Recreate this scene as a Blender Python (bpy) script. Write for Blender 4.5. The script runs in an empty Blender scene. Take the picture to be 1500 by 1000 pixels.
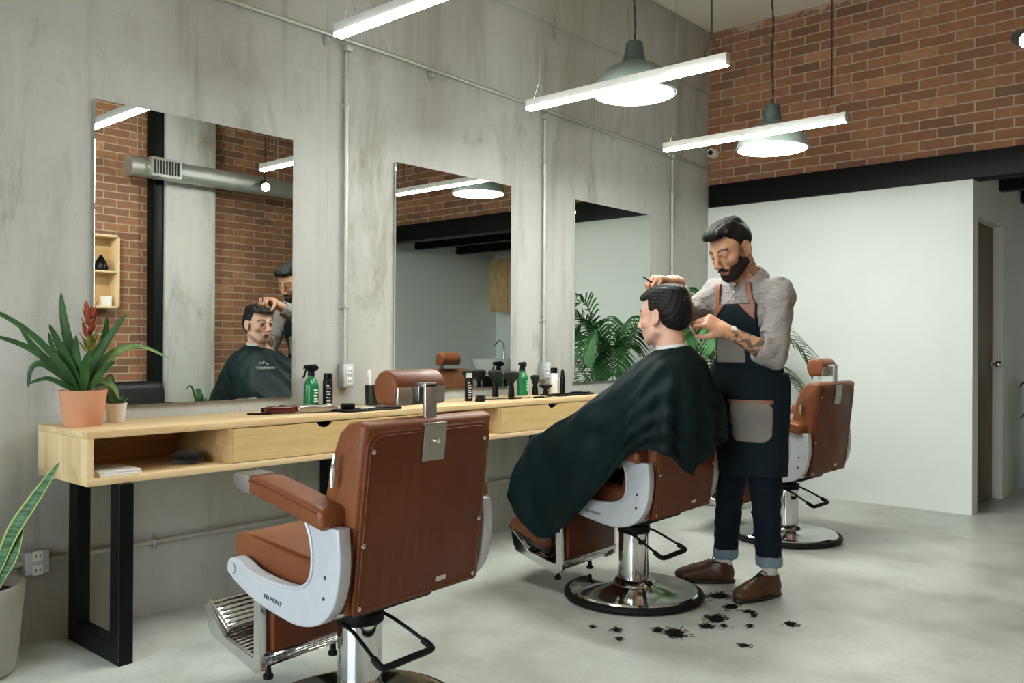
import bpy, bmesh, math, random
import numpy as np
from mathutils import Vector, Matrix, Euler
PI = math.pi
SC = bpy.context.scene
COL = SC.collection
random.seed(7)

# ------------------------------------------------------------------ helpers
def finish(bm, angle=38):
    bmesh.ops.recalc_face_normals(bm, faces=bm.faces)
    a = math.radians(angle)
    for f in bm.faces: f.smooth = True
    for e in bm.edges:
        e.smooth = not (len(e.link_faces) == 2 and e.calc_face_angle(0) > a)

def mesh_obj(name, me, mat, parent=None):
    o = bpy.data.objects.new(name, me); COL.objects.link(o)
    if mat is not None: me.materials.append(mat)
    if parent is not None: o.parent = parent
    return o

def obj(name, bm, mat, parent=None, angle=38, recalc=True):
    if recalc: finish(bm, angle)
    me = bpy.data.meshes.new(name); bm.to_mesh(me); bm.free()
    return mesh_obj(name, me, mat, parent)

def tag(o, label=None, cat=None, group=None, kind=None):
    if label: o['label'] = label
    if cat: o['category'] = cat
    if group: o['group'] = group
    if kind: o['kind'] = kind
    return o

def thing(name, label, cat, loc=(0, 0, 0), rz=0, group=None):
    o = bpy.data.objects.new(name, None); COL.objects.link(o)
    o.empty_display_size = .1
    o.location = loc; o.rotation_euler = (0, 0, rz)
    return tag(o, label, cat, group)

def struct(name, bm, m, parent=None, angle=38):
    o = obj(name, bm, m, parent, angle)
    if parent is None: o['kind'] = 'structure'
    return o

def copy_tree(o, parent=None):
    c = o.copy(); COL.objects.link(c)
    if parent is not None: c.parent = parent
    for ch in list(o.children): copy_tree(ch, c)
    return c

def merge(bm, tmp, M=None):
    if M is not None: bmesh.ops.transform(tmp, matrix=M, verts=tmp.verts)
    me = bpy.data.meshes.new('tmp'); tmp.to_mesh(me); tmp.free()
    bm.from_mesh(me); bpy.data.meshes.remove(me)

def T(x=0, y=0, z=0, rx=0, ry=0, rz=0):
    return Matrix.Translation((x, y, z)) @ Euler((rx, ry, rz)).to_matrix().to_4x4()

def new(): return bmesh.new()

def box(bm, x0, x1, y0, y1, z0, z1, r=0, seg=2, M=None):
    t = bmesh.new()
    bmesh.ops.create_cube(t, size=1)
    bmesh.ops.transform(t, matrix=Matrix.Translation(((x0+x1)/2, (y0+y1)/2, (z0+z1)/2)) @ Matrix.Diagonal((abs(x1-x0), abs(y1-y0), abs(z1-z0), 1)), verts=t.verts)
    if r > 0:
        bmesh.ops.bevel(t, geom=t.edges[:], offset=r, segments=seg, profile=.5, affect='EDGES', clamp_overlap=True)
    merge(bm, t, M); return bm

def frame_from(d):
    d = Vector(d).normalized()
    u = Vector((0, 0, 1)) if abs(d.z) < .9 else Vector((1, 0, 0))
    a = u.cross(d).normalized(); b = d.cross(a)
    return a, b, d

def ring_loft(bm, rings, caps=True, close=False):
    vr = [[bm.verts.new(p) for p in r] for r in rings]
    n = len(vr[0]); k = len(vr)
    for i in range(k if close else k-1):
        A, B = vr[i], vr[(i+1) % k]
        for j in range(n):
            bm.faces.new((A[j], A[(j+1) % n], B[(j+1) % n], B[j]))
    if caps and not close:
        bm.faces.new(list(reversed(vr[0]))); bm.faces.new(vr[-1])
    return bm

def cyl(bm, p, q, r, r2=None, n=20):
    p, q = Vector(p), Vector(q); r2 = r if r2 is None else r2
    a, b, d = frame_from(q-p)
    def ring(c, rr): return [c + a*rr*math.cos(2*PI*i/n) + b*rr*math.sin(2*PI*i/n) for i in range(n)]
    return ring_loft(bm, [ring(p, r), ring(q, r2)])

def tube(bm, pts, r, n=10, caps=True, sx=1.0):
    P = [Vector(p) for p in pts]; rings = []
    rad = r if hasattr(r, '__len__') else [r]*len(P)
    a0 = None
    for i, p in enumerate(P):
        d = (P[min(i+1, len(P)-1)] - P[max(i-1, 0)]).normalized()
        if a0 is None: a, b, _ = frame_from(d)
        else:
            a = (a0 - d*a0.dot(d)).normalized(); b = d.cross(a)
        a0 = a
        rings.append([p + a*rad[i]*sx*math.cos(2*PI*k/n) + b*rad[i]*math.sin(2*PI*k/n) for k in range(n)])
    return ring_loft(bm, rings, caps)

def lathe(bm, prof, n=40, c=(0, 0, 0), M=None, caps=True):
    t = bmesh.new()
    rings = [[Vector((r*math.cos(2*PI*k/n)+c[0], r*math.sin(2*PI*k/n)+c[1], z+c[2])) for k in range(n)] for r, z in prof]
    ring_loft(t, rings, caps)
    merge(bm, t, M); return bm

def prism(bm, pts, axis, a, b, r=0, seg=2, M=None):
    """extrude the 2D outline pts along axis from a to b; r bevels the two outline edges"""
    t = bmesh.new()
    def P(p, w):
        if axis == 'x': return (w, p[0], p[1])
        if axis == 'y': return (p[0], w, p[1])
        return (p[0], p[1], w)
    A = [t.verts.new(P(p, a)) for p in pts]; B = [t.verts.new(P(p, b)) for p in pts]
    n = len(pts)
    f1 = t.faces.new(A); f2 = t.faces.new(B)
    for i in range(n): t.faces.new((A[i], A[(i+1) % n], B[(i+1) % n], B[i]))
    bmesh.ops.recalc_face_normals(t, faces=t.faces)
    if r > 0:
        es = [e for e in t.edges if (f1 in e.link_faces or f2 in e.link_faces)]
        bmesh.ops.bevel(t, geom=es, offset=r, segments=seg, profile=.5, affect='EDGES', clamp_overlap=True)
    merge(bm, t, M); return bm

def sphere(bm, c, r, sc=(1, 1, 1), n=16, M=None):
    t = bmesh.new()
    bmesh.ops.create_uvsphere(t, u_segments=n, v_segments=max(6, n//2), radius=r)
    bmesh.ops.transform(t, matrix=Matrix.Translation(c) @ Matrix.Diagonal((*sc, 1)), verts=t.verts)
    merge(bm, t, M); return bm

def catmull(P, sub=6, closed=False):
    P = [np.array(p, float) for p in P]; n = len(P); out = []
    for i in range(n if closed else n-1):
        if closed: p0, p1, p2, p3 = P[i-1], P[i], P[(i+1) % n], P[(i+2) % n]
        else: p0, p1, p2, p3 = P[max(i-1, 0)], P[i], P[i+1], P[min(i+2, n-1)]
        for k in range(sub):
            t = k/sub
            out.append(.5*((2*p1)+(-p0+p2)*t+(2*p0-5*p1+4*p2-p3)*t*t+(-p0+3*p1-3*p2+p3)*t**3))
    if not closed: out.append(P[-1])
    return out

# ------------------------------------------------------------------ materials
def lin(c):
    if isinstance(c, str):
        c = [int(c[i:i+2], 16)/255 for i in (0, 2, 4)]
    return tuple((x/12.92 if x <= .04045 else ((x+.055)/1.055)**2.4) for x in c)

class NT:
    def __init__(s, name):
        s.m = bpy.data.materials.new(name); s.m.use_nodes = True
        s.t = s.m.node_tree; s.n = s.t.nodes; s.l = s.t.links
        s.b = s.n['Principled BSDF']
    def node(s, typ, **kw):
        nd = s.n.new(typ)
        for k, v in kw.items():
            if k in nd.inputs: nd.inputs[k].default_value = v
            else: setattr(nd, k, v)
        return nd
    def link(s, a, b): s.l.new(a, b)
    def coord(s, which='Object', scale=(1, 1, 1), rot=(0, 0, 0), loc=(0, 0, 0)):
        tc = s.node('ShaderNodeTexCoord'); mp = s.node('ShaderNodeMapping')
        mp.inputs['Scale'].default_value = scale; mp.inputs['Rotation'].default_value = rot; mp.inputs['Location'].default_value = loc
        s.link(tc.outputs[which], mp.inputs['Vector']); return mp.outputs['Vector']
    def noise(s, vec, scale=5, detail=4, rough=.55, dist=0):
        nd = s.node('ShaderNodeTexNoise', Scale=scale, Detail=detail, Roughness=rough, Distortion=dist)
        s.link(vec, nd.inputs['Vector']); return nd.outputs['Fac']
    def ramp(s, fac, stops):
        nd = s.node('ShaderNodeValToRGB'); cr = nd.color_ramp
        while len(cr.elements) < len(stops): cr.elements.new(.5)
        for e, (p, c) in zip(cr.elements, stops):
            e.position = p; e.color = (*c, 1) if len(c) == 3 else c
        s.link(fac, nd.inputs['Fac']); return nd.outputs['Color']
    def mix(s, fac, a, b, mode='MIX'):
        nd = s.node('ShaderNodeMix', data_type='RGBA', blend_type=mode)
        for sock, v in ((nd.inputs[0], fac), (nd.inputs[6], a), (nd.inputs[7], b)):
            if hasattr(v, 'is_output'): s.link(v, sock)
            elif hasattr(v, '__len__'): sock.default_value = (*v, 1) if len(v) == 3 else v
            else: sock.default_value = v
        return nd.outputs[2]
    def math(s, op, a, b=0, clamp=False):
        nd = s.node('ShaderNodeMath', operation=op); nd.use_clamp = clamp
        for i, v in enumerate((a, b)):
            if hasattr(v, 'is_output'): s.link(v, nd.inputs[i])
            else: nd.inputs[i].default_value = v
        return nd.outputs[0]
    def base(s, v):
        if hasattr(v, 'is_output'): s.link(v, s.b.inputs['Base Color'])
        else: s.b.inputs['Base Color'].default_value = (*v, 1)
    def rough(s, v):
        if hasattr(v, 'is_output'): s.link(v, s.b.inputs['Roughness'])
        else: s.b.inputs['Roughness'].default_value = v
    def bump(s, h, strength=.3, dist=.01):
        nd = s.node('ShaderNodeBump', Strength=strength, Distance=dist)
        s.link(h, nd.inputs['Height']); s.link(nd.outputs['Normal'], s.b.inputs['Normal'])

def plain(name, c, rough=.5, metal=0, var=.06, scale=20, bump=0, bscale=80, coat=0, spec=.5, sheen=0):
    """one colour with a little mottling"""
    N = NT(name); c = lin(c); v = N.coord()
    f = N.noise(v, scale, 3)
    lo = tuple(x*(1-var) for x in c); hi = tuple(min(1, x*(1+var)) for x in c)
    N.base(N.ramp(f, [(.3, lo), (.7, hi)]))
    N.rough(rough); N.b.inputs['Metallic'].default_value = metal
    N.b.inputs['Specular IOR Level'].default_value = spec
    N.b.inputs['Coat Weight'].default_value = coat
    if sheen: N.b.inputs['Sheen Weight'].default_value = sheen
    if bump: N.bump(N.noise(v, bscale, 3), bump, .004)
    return N.m

def emis(name, c, strength):
    N = NT(name); N.base((.8, .8, .8))
    N.b.inputs['Emission Color'].default_value = (*lin(c), 1); N.b.inputs['Emission Strength'].default_value = strength
    return N.m

def m_concrete_wall():
    N = NT('raw_concrete'); v = N.coord()
    big = N.noise(v, .9, 5, .6, .3)
    streak = N.noise(N.coord(scale=(1, 2.6, .35)), 2.2, 5, .65, .4)
    fine = N.noise(v, 14, 6, .7)
    a = N.ramp(big, [(.32, lin('a6a69f')), (.5, lin('b5b6b0')), (.68, lin('c3c5c0'))])
    b = N.ramp(streak, [(.34, lin('8d8b82')), (.47, lin('b3b4ad')), (.62, lin('bdbeb9'))])
    col = N.mix(.55, a, b)
    st = N.ramp(N.noise(N.coord(scale=(1, 1.6, .7), loc=(3, 1, 2)), 1.7, 6, .7, .6), [(.56, (0, 0, 0)), (.72, (1, 1, 1))])
    col = N.mix(N.math('MULTIPLY', st, .8), col, lin('7f7765'))
    pits = N.ramp(N.noise(v, 60, 3, .6), [(.27, (1, 1, 1)), (.33, (0, 0, 0))])
    col = N.mix(N.math('MULTIPLY', pits, .35), col, lin('6f6a5e'))
    col = N.mix(N.math('MULTIPLY', fine, .35), col, lin('918f86'))
    # formwork joints
    sep = N.node('ShaderNodeSeparateXYZ'); N.link(v, sep.inputs[0])
    j = None
    for (axis, off, per) in ((1, .55, 2.44),):
        m = N.math('PINGPONG', N.math('ADD', sep.outputs[axis], off), per/2)
        ln = N.math('LESS_THAN', m, .004)
        j = ln if j is None else N.math('MAXIMUM', j, ln)
    for z in (1.22, 2.44):
        ln = N.math('LESS_THAN', N.math('ABSOLUTE', N.math('SUBTRACT', sep.outputs[2], z)), .0025)
        j = N.math('MAXIMUM', j, ln)
    col = N.mix(N.math('MULTIPLY', j, .10), col, lin('6d685c'))
    N.base(col); N.rough(.78)
    h = N.math('SUBTRACT', N.math('ADD', N.math('MULTIPLY', fine, .3), big), N.math('MULTIPLY', pits, .5))
    N.bump(h, .25, .02)
    return N.m

def m_floor():
    N = NT('polished_concrete'); v = N.coord(loc=(0, 0, .37))
    big = N.noise(v, .9, 3, .5); mid = N.noise(v, 3.0, 5, .55); fine = N.noise(v, 40, 4, .7)
    a = N.ramp(big, [(.34, lin('999c92')), (.5, lin('b9bdb5')), (.64, lin('cfd3cc'))])
    b = N.ramp(mid, [(.36, lin('8f9288')), (.5, lin('b8bcb4')), (.64, lin('ccd0c9'))])
    col = N.mix(.5, a, b)
    col = N.mix(N.math('MULTIPLY', N.ramp(fine, [(.45, (0, 0, 0)), (.7, (1, 1, 1))]), .18), col, lin('86857b'))
    N.base(col)
    N.rough(.3)
    N.b.inputs['Specular IOR Level'].default_value = .55
    return N.m

def m_brick(name, axis, seam=True):
    N = NT(name); tc = N.node('ShaderNodeTexCoord'); sep = N.node('ShaderNodeSeparateXYZ')
    N.link(tc.outputs['Object'], sep.inputs[0])
    cb = N.node('ShaderNodeCombineXYZ'); N.link(sep.outputs[axis], cb.inputs[0]); N.link(sep.outputs[2], cb.inputs[1])
    wob = N.node('ShaderNodeTexNoise', Scale=9.0, Detail=2.0); N.link(cb.outputs[0], wob.inputs['Vector'])
    w2 = N.node('ShaderNodeVectorMath', operation='MULTIPLY_ADD'); N.link(wob.outputs['Color'], w2.inputs[0])
    w2.inputs[1].default_value = (.014, .010, 0); N.link(cb.outputs[0], w2.inputs[2])
    br = N.node('ShaderNodeTexBrick', Scale=1.0)
    br.offset = .5; br.inputs['Brick Width'].default_value = .232; br.inputs['Row Height'].default_value = .0705
    br.inputs['Mortar Size'].default_value = .0055; br.inputs['Mortar Smooth'].default_value = .25; br.inputs['Bias'].default_value = 0
    br.inputs['Color1'].default_value = (0, 0, 0, 1); br.inputs['Color2'].default_value = (1, 1, 1, 1); br.inputs['Mortar'].default_value = (.5, .5, .5, 1)
    N.link(w2.outputs[0], br.inputs['Vector'])
    sh = N.ramp(br.outputs['Color'], [(0, lin('6f4e38')), (.3, lin('8d6044')), (.55, lin('9d6b49')), (.8, lin('80583f')), (1, lin('ab7a55'))])
    v = N.coord()
    sh = N.mix(N.math('MULTIPLY', N.ramp(N.noise(v, 16, 5, .7), [(.35, (0, 0, 0)), (.75, (1, 1, 1))]), .55), sh, lin('644a38'))
    sh = N.mix(N.math('MULTIPLY', N.ramp(N.noise(v, 1.6, 4, .6), [(.5, (0, 0, 0)), (.75, (1, 1, 1))]), .35), sh, lin('7d6753'))
    mo = N.mix(N.noise(v, 22, 4), lin('9a8570'), lin('b8a690'))
    fac = br.outputs['Fac']
    if seam:   # rough mortar where the brickwork meets the slab
        top = N.math('ADD', N.math('SUBTRACT', sep.outputs[2], 3.60), N.math('MULTIPLY', N.math('SUBTRACT', N.noise(v, 5, 5, .7), .5), .35))
        fac = N.math('MAXIMUM', fac, N.math('MULTIPLY', N.ramp(top, [(.0, (0, 0, 0)), (.03, (1, 1, 1))]), .8))
    N.base(N.mix(fac, sh, mo)); N.rough(.85)
    h = N.math('SUBTRACT', N.math('MULTIPLY', N.noise(v, 45, 4, .7), .35), fac)
    N.bump(h, .7, .012)
    return N.m

def m_wood(name, axis=1, c0='c9a878', c1='dcc093', c2='e6cfa6', stave=.045, rough=.42, soft=1.0):
    """light edge-glued board: staves along `axis`, fine grain"""
    N = NT(name); tc = N.node('ShaderNodeTexCoord'); sep = N.node('ShaderNodeSeparateXYZ'); N.link(tc.outputs['Object'], sep.inputs[0])
    sc = [9, 9, 9]; sc[axis] = .7
    g = N.noise(N.coord(scale=tuple(sc)), 4.5, 5, .6, .8)
    sc2 = [60, 60, 60]; sc2[axis] = 2.5
    g2 = N.noise(N.coord(scale=tuple(sc2)), 3, 3, .5)
    oth = [i for i in (0, 1, 2) if i != axis]
    a = N.math('FLOOR', N.math('DIVIDE', sep.outputs[oth[0]], stave)); b = N.math('FLOOR', N.math('DIVIDE', sep.outputs[oth[1]], stave*2.3))
    wn = N.node('ShaderNodeTexWhiteNoise', noise_dimensions='2D'); cb = N.node('ShaderNodeCombineXYZ'); N.link(a, cb.inputs[0]); N.link(b, cb.inputs[1]); N.link(cb.outputs[0], wn.inputs['Vector'])
    col = N.ramp(N.math('ADD', N.math('MULTIPLY', g, .7), N.math('MULTIPLY', wn.outputs['Value'], .3*soft)), [(.25, lin(c0)), (.5, lin(c1)), (.72, lin(c2))])
    col = N.mix(N.math('MULTIPLY', N.ramp(g2, [(.5, (0, 0, 0)), (.75, (1, 1, 1))]), .25), col, lin(c0))
    N.base(col); N.rough(rough); N.bump(g2, .06, .003)
    return N.m

def m_leather(name, c, c2, rough=.38):
    N = NT(name); v = N.coord()
    col = N.mix(N.ramp(N.noise(v, 3.5, 5, .65, .5), [(.3, (0, 0, 0)), (.75, (1, 1, 1))]), lin(c), lin(c2))
    col = N.mix(N.math('MULTIPLY', N.ramp(N.noise(N.coord(scale=(14, 14, 1)), 3, 4), [(.5, (0, 0, 0)), (.8, (1, 1, 1))]), .08), col, lin('a87650'))
    N.base(col); N.rough(N.ramp(N.noise(v, 9, 4), [(.3, (rough-.06,)*3), (.7, (rough+.1,)*3)]))
    N.b.inputs['Specular IOR Level'].default_value = .34
    vo = N.node('ShaderNodeTexVoronoi', Scale=260.0); N.link(v, vo.inputs['Vector'])
    N.bump(N.math('ADD', vo.outputs['Distance'], N.math('MULTIPLY', N.noise(v, 8, 3), 3)), .12, .004)
    return N.m

def m_attr(name, rough=.5, sss=0, bump=0, bscale=200):
    """colour comes from the mesh colour attribute (skin tone, lips, ink, stubble)"""
    N = NT(name); at = N.node('ShaderNodeAttribute', attribute_name='Col'); v = N.coord()
    f = N.noise(v, 30, 4)
    N.base(N.mix(N.math('MULTIPLY', f, .12), at.outputs['Color'], lin('8a5a48')))
    N.rough(rough)
    if sss:
        N.b.inputs['Subsurface Weight'].default_value = sss; N.b.inputs['Subsurface Radius'].default_value = (.012, .005, .003); N.b.inputs['Subsurface Scale'].default_value = .5
    if bump: N.bump(N.noise(v, bscale, 3), bump, .002)
    return N.m

def m_fabric(name, c, c2, scale=60, rough=.8, bump=.15, sheen=.2, weave=False, big=6):
    N = NT(name); v = N.coord()
    col = N.mix(N.ramp(N.noise(v, big, 5, .6), [(.3, (0, 0, 0)), (.7, (1, 1, 1))]), lin(c), lin(c2))
    N.base(col); N.rough(rough); N.b.inputs['Sheen Weight'].default_value = sheen; N.b.inputs['Specular IOR Level'].default_value = .2
    N.bump(N.noise(v, scale, 3), bump, .003)
    return N.m

def m_glass_pane(name):
    N = NT(name); o = N.n['Material Output']
    tr = N.node('ShaderNodeBsdfTransparent'); gl = N.node('ShaderNodeBsdfGlossy', Roughness=.0); mx = N.node('ShaderNodeMixShader')
    tr.inputs[0].default_value = (.97, .98, .97, 1)
    fr = N.node('ShaderNodeFresnel', IOR=1.45)
    N.link(fr.outputs[0], mx.inputs[0]); N.link(tr.outputs[0], mx.inputs[1]); N.link(gl.outputs[0], mx.inputs[2]); N.link(mx.outputs[0], o.inputs['Surface'])
    return N.m

MT = {}
MT['concrete'] = m_concrete_wall()
MT['floor'] = m_floor()
MT['brick_x'] = m_brick('brick_back', 0)
MT['brick_y'] = m_brick('brick_side', 1)
MT['white_wall'] = plain('white_plaster', 'dfe4e0', .7, var=.02, scale=2, bump=.04, bscale=60)
MT['ceil'] = plain('slab_paint', 'd6d0c4', .85, var=.05, scale=3)
MT['black_steel'] = plain('black_steel_paint', '050b0b', .5, var=.2, scale=8, spec=.2)
MT['black_leg'] = plain('black_powdercoat', '030706', .45, var=.1, spec=.2)
MT['galv'] = plain('galvanised_steel', 'b8bcb6', .38, .85, var=.1, scale=14)
MT['conduit'] = plain('conduit_steel', 'b9bbb3', .45, .55, var=.08, scale=20)
MT['pillar'] = MT['concrete']
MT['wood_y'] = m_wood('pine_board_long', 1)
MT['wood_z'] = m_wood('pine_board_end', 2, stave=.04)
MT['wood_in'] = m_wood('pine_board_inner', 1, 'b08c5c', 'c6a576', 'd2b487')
MT['drawer'] = m_wood('pine_drawer', 1, 'c5a26c', 'd3b67f', 'deC694'.lower(), stave=.3, soft=.3)
MT['door_wood'] = m_wood('door_veneer', 2, '4c3813', '59431a', '684f22', stave=.4)
MT['leather'] = m_leather('brown_leather', '6d3a1f', '84502f')
MT['leather_dk'] = m_leather('brown_leather_back', '5d290b', '6b3412', .5)
MT['chrome'] = plain('chrome', 'd9dbdb', .09, 1, var=.02)
MT['satin'] = plain('satin_metal', 'b0aea6', .32, .9, var=.05)
MT['alu'] = plain('cast_aluminium_paint', 'bcc0c6', .38, .15, var=.04, scale=30)
MT['rubber'] = plain('black_rubber', '0e1110', .6, var=.1, spec=.2)
MT['blk_plastic'] = plain('black_plastic', '060808', .35, var=.1, spec=.2)
MT['dark_gap'] = plain('dark_recess', '0c0b0a', .8)
MT['mirror'] = plain('mirror_silver', 'e4eae6', .004, 1, var=0)
MT['mirror_edge'] = plain('mirror_edge_glass', 'cfd3c9', .2, 0, var=.02)
MT['tube'] = emis('tube_glow', 'f8fffa', 165)
MT['disc'] = emis('disc_glow', 'fffcf5', 26)
MT['spot'] = emis('spot_glow', 'fff4e6', 40)
MT['lamp_green'] = plain('dark_green_enamel', '2c3632', .42, var=.05)
MT['lamp_grey'] = plain('grey_green_enamel', '59605a', .45, var=.05)
MT['white_paint'] = plain('white_enamel', 'd8d8d2', .4, var=.02)
MT['wire'] = plain('black_cord', '171614', .6)
# ------------------------------------------------------------------ camera, light, setting
W, L, H = 4.35, 6.34, 3.65          # room width, far wall, ceiling
YF = -3.2                           # street front
AY = 8.5                            # back of the recess under the mezzanine
cam = bpy.data.cameras.new('camera'); camo = bpy.data.objects.new('camera', cam); COL.objects.link(camo)
F_PX, YAW, PIT, ROL = 1270.97, .7231, .0023, .0048
cam.sensor_width = 36; cam.lens = F_PX/1500*36; cam.clip_start = .02
def _cam():
    c, s = math.cos(YAW), math.sin(YAW)
    X = Vector((c, s, 0)); Zf = Vector((-s, c, 0)); U = Vector((0, 0, 1))
    Z2 = Zf*math.cos(PIT)+U*math.sin(PIT); Y2 = U*math.cos(PIT)-Zf*math.sin(PIT)
    R = X*math.cos(ROL)+Y2*math.sin(ROL); Up = Y2*math.cos(ROL)-X*math.sin(ROL)
    M = Matrix((R, Up, -Z2)).transposed().to_4x4(); M.translation = (3.4763, 0, 1.125)
    camo.matrix_world = M
_cam(); SC.camera = camo

wd = bpy.data.worlds.new('sky'); SC.world = wd; wd.use_nodes = True
_n = wd.node_tree.nodes; _l = wd.node_tree.links
_bg = _n['Background']; _tc = _n.new('ShaderNodeTexCoord'); _sp = _n.new('ShaderNodeSeparateXYZ'); _rp = _n.new('ShaderNodeValToRGB')
_l.new(_tc.outputs['Generated'], _sp.inputs[0]); _l.new(_sp.outputs[2], _rp.inputs[0])
_rp.color_ramp.elements[0].position = .48; _rp.color_ramp.elements[0].color = (.30, .31, .30, 1)
_rp.color_ramp.elements[1].position = .56; _rp.color_ramp.elements[1].color = (.84, .93, 1.0, 1)
_mp = _n.new('ShaderNodeMath'); _mp.operation = 'MULTIPLY_ADD'; _mp.inputs[1].default_value = .5; _mp.inputs[2].default_value = .5
_l.new(_sp.outputs[2], _mp.inputs[0]); _l.new(_mp.outputs[0], _rp.inputs[0]); _l.new(_rp.outputs[0], _bg.inputs[0])
_bg.inputs[1].default_value = 13.0
_pl = bpy.data.lights.new('sky_portal', 'AREA'); _pl.shape = 'RECTANGLE'; _pl.size = 3.7; _pl.size_y = 2.95; _pl.cycles.is_portal = True
_po = bpy.data.objects.new('sky_portal', _pl); COL.objects.link(_po); _po.location = (2.175, YF-.02, 1.6); _po.rotation_euler = (PI/2, 0, PI)

SC.view_settings.view_transform = 'Standard'; SC.view_settings.look = 'None'; SC.view_settings.gamma = 1; SC.view_settings.use_curve_mapping = False
SC.view_settings.exposure = 0.0
SC.cycles.use_denoising = True; SC.cycles.max_bounces = 9; SC.cycles.diffuse_bounces = 5; SC.cycles.glossy_bounces = 5
SC.cycles.caustics_reflective = False; SC.cycles.caustics_refractive = False; SC.cycles.sample_clamp_indirect = 6; SC.cycles.blur_glossy = .4

def slab(name, x0, x1, y0, y1, z0, z1, mat, r=0):
    return struct(name, box(new(), x0, x1, y0, y1, z0, z1, r), mat)
slab('floor', -.2, W+.2, YF-.2, AY+.2, -.12, 0, MT['floor'])
slab('wall_left', -.2, 0, YF-.2, AY+.2, 0, H, MT['concrete'])
slab('trim_1', 0, .03, YF, L, 3.155, H, MT['concrete'], .006)          # cast beam band along the top of the concrete wall
slab('ceiling', -.2, W+.2, YF-.2, AY+.2, H, H+.15, MT['ceil'])
slab('wall_right', W, W+.2, YF-.2, L, 0, H, MT['brick_y'])
slab('wall_back', 0, W, L, L+.12, 2.405, H, MT['brick_x'])
slab('trim_2', .02, W, L-.03, L+.14, 2.232, 2.41, MT['black_steel'], .004)  # black steel beam
PX = 1.958
slab('wall_partition', 0, PX, L, L+.10, 0, 2.232, MT['white_wall'])
# the partition's return with the door opening
DY0, DY1, DZ, RD = 6.475, 7.18, 2.0, .065
def _ret():
    b = new()
    box(b, PX-.12, PX, L+.10, DY0, 0, 2.40); box(b, PX-.12, PX, DY1, AY, 0, 2.40); box(b, PX-.12, PX, DY0, DY1, DZ, 2.40)
    return b
struct('wall_partition_side', _ret(), MT['white_wall'])
d = struct('door_1', box(new(), PX-RD-.04, PX-RD, DY0+.01, DY1-.01, .008, DZ-.008, .003), MT['door_wood'])
hb = new(); cyl(hb, (PX-RD, 7.10, .99), (PX-RD+.045, 7.10, .99), .011); cyl(hb, (PX-RD, 7.10, .99), (PX-RD+.008, 7.10, .99), .027); sphere(hb, (PX-RD+.055, 7.10, .99), .026)
obj('door_knob', hb, MT['chrome'], d)
slab('wall_alcove_right', W, W+.2, L, AY+.2, 0, 2.5, MT['white_wall'])
slab('wall_alcove_back', 0, W, AY, AY+.15, 0, 2.5, MT['white_wall'])
slab('ceiling_alcove', 0, W, L+.12, AY+.2, 2.40, 2.46, MT['black_steel'])
for i, y in enumerate((7.05, 7.75)):
    slab('trim_%d' % (3+i), PX-.1, W, y, y+.10, 2.25, 2.40, MT['black_steel'])
# opposite side seen in the mirrors: concrete pillar and black steel column
slab('pillar', W-.16, W+.02, 3.85, 4.345, 0, H, MT['pillar'], .006)
slab('column', W-.13, W+.02, 3.755, 3.845, 0, H, MT['black_steel'], .004)
# street front: masonry round a wide glazed opening
def _front():
    b = new(); box(b, 0, W, YF-.2, YF, 0, .12); box(b, 0, W, YF-.2, YF, 3.07, H); box(b, 0, .32, YF-.2, YF, .12, 3.07); box(b, W-.32, W, YF-.2, YF, .12, 3.07); return b
struct('wall_front', _front(), MT['white_wall'])
wf = new()
for x in (.32, 1.53, 2.74, W-.38): box(wf, x, x+.06, YF-.14, YF-.08, .12, 3.07, .004)
for z in (.12, 2.35, 3.01): box(wf, .32, W-.32, YF-.14, YF-.08, z, z+.06, .004)
w1 = struct('window_1', wf, MT['black_steel'])
obj('pane', box(new(), .34, W-.34, YF-.113, YF-.107, .14, 3.05), m_glass_pane('shop_window_glass'), w1)
# thin skirting at the foot of the white partition
# ------------------------------------------------------------------ mirrors
M1, MW, MS, MZ0, MZ1 = 1.456, .908, 1.542, .871, 2.072
mirror_labels = ['large frameless mirror behind the potted bromeliad, showing the seated client',
                 'frameless mirror in the middle of the concrete wall, beyond the nearest headrest',
                 'large frameless mirror beside the palm, reflecting the white partition']
def make_mirror():
    t = thing('wall_mirror', mirror_labels[0], 'mirror', (0, M1, 0), group='mirrors on the concrete wall')
    obj('backing', box(new(), .001, .013, .004, MW-.004, MZ0+.004, MZ1-.004), MT['mirror_edge'], t)
    b = new(); box(b, .013, .018, 0, MW, MZ0, MZ1, .0006, 1); obj('mirror_glass', b, MT['mirror'], t, 20)
    return t
m0 = make_mirror()
for i in (1, 2):
    c = copy_tree(m0); c.location.y = M1+MS*i; c['label'] = mirror_labels[i]

# ------------------------------------------------------------------ conduits and outlet boxes
def clamp(b, p, axis):
    x, y, z = p
    if axis == 'z': box(b, .0, .034, y-.012, y+.012, z-.008, z+.008, .003); box(b, 0, .006, y-.03, y+.03, z-.008, z+.008, .002); sphere(b, (.008, y+.022, z), .006, n=8)
    else: box(b, .0, .034, y-.008, y+.008, z-.012, z+.012, .003); box(b, 0, .006, y-.008, y+.008, z-.03, z+.03, .002); sphere(b, (.008, y, z-.022), .006, n=8)
HZ = 2.62
t = thing('conduit_pipe', 'long horizontal steel conduit running high across the concrete wall', 'conduit', (0, 0, 0), group='steel conduits on the concrete wall')
b = new(); tube(b, [(.018, YF+.1, HZ+.04), (.018, 3.0, HZ), (.018, 6.33, HZ-.07)], .0105, 10); obj('pipe', b, MT['conduit'], t)
for y in (1.75, 2.55, 3.25, 4.1, 5.0, 5.7):
    b = new(); clamp(b, (0, y, HZ+.04-(y+3.1)*.0118), 'y'); obj('clamp', b, MT['conduit'], t)
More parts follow.
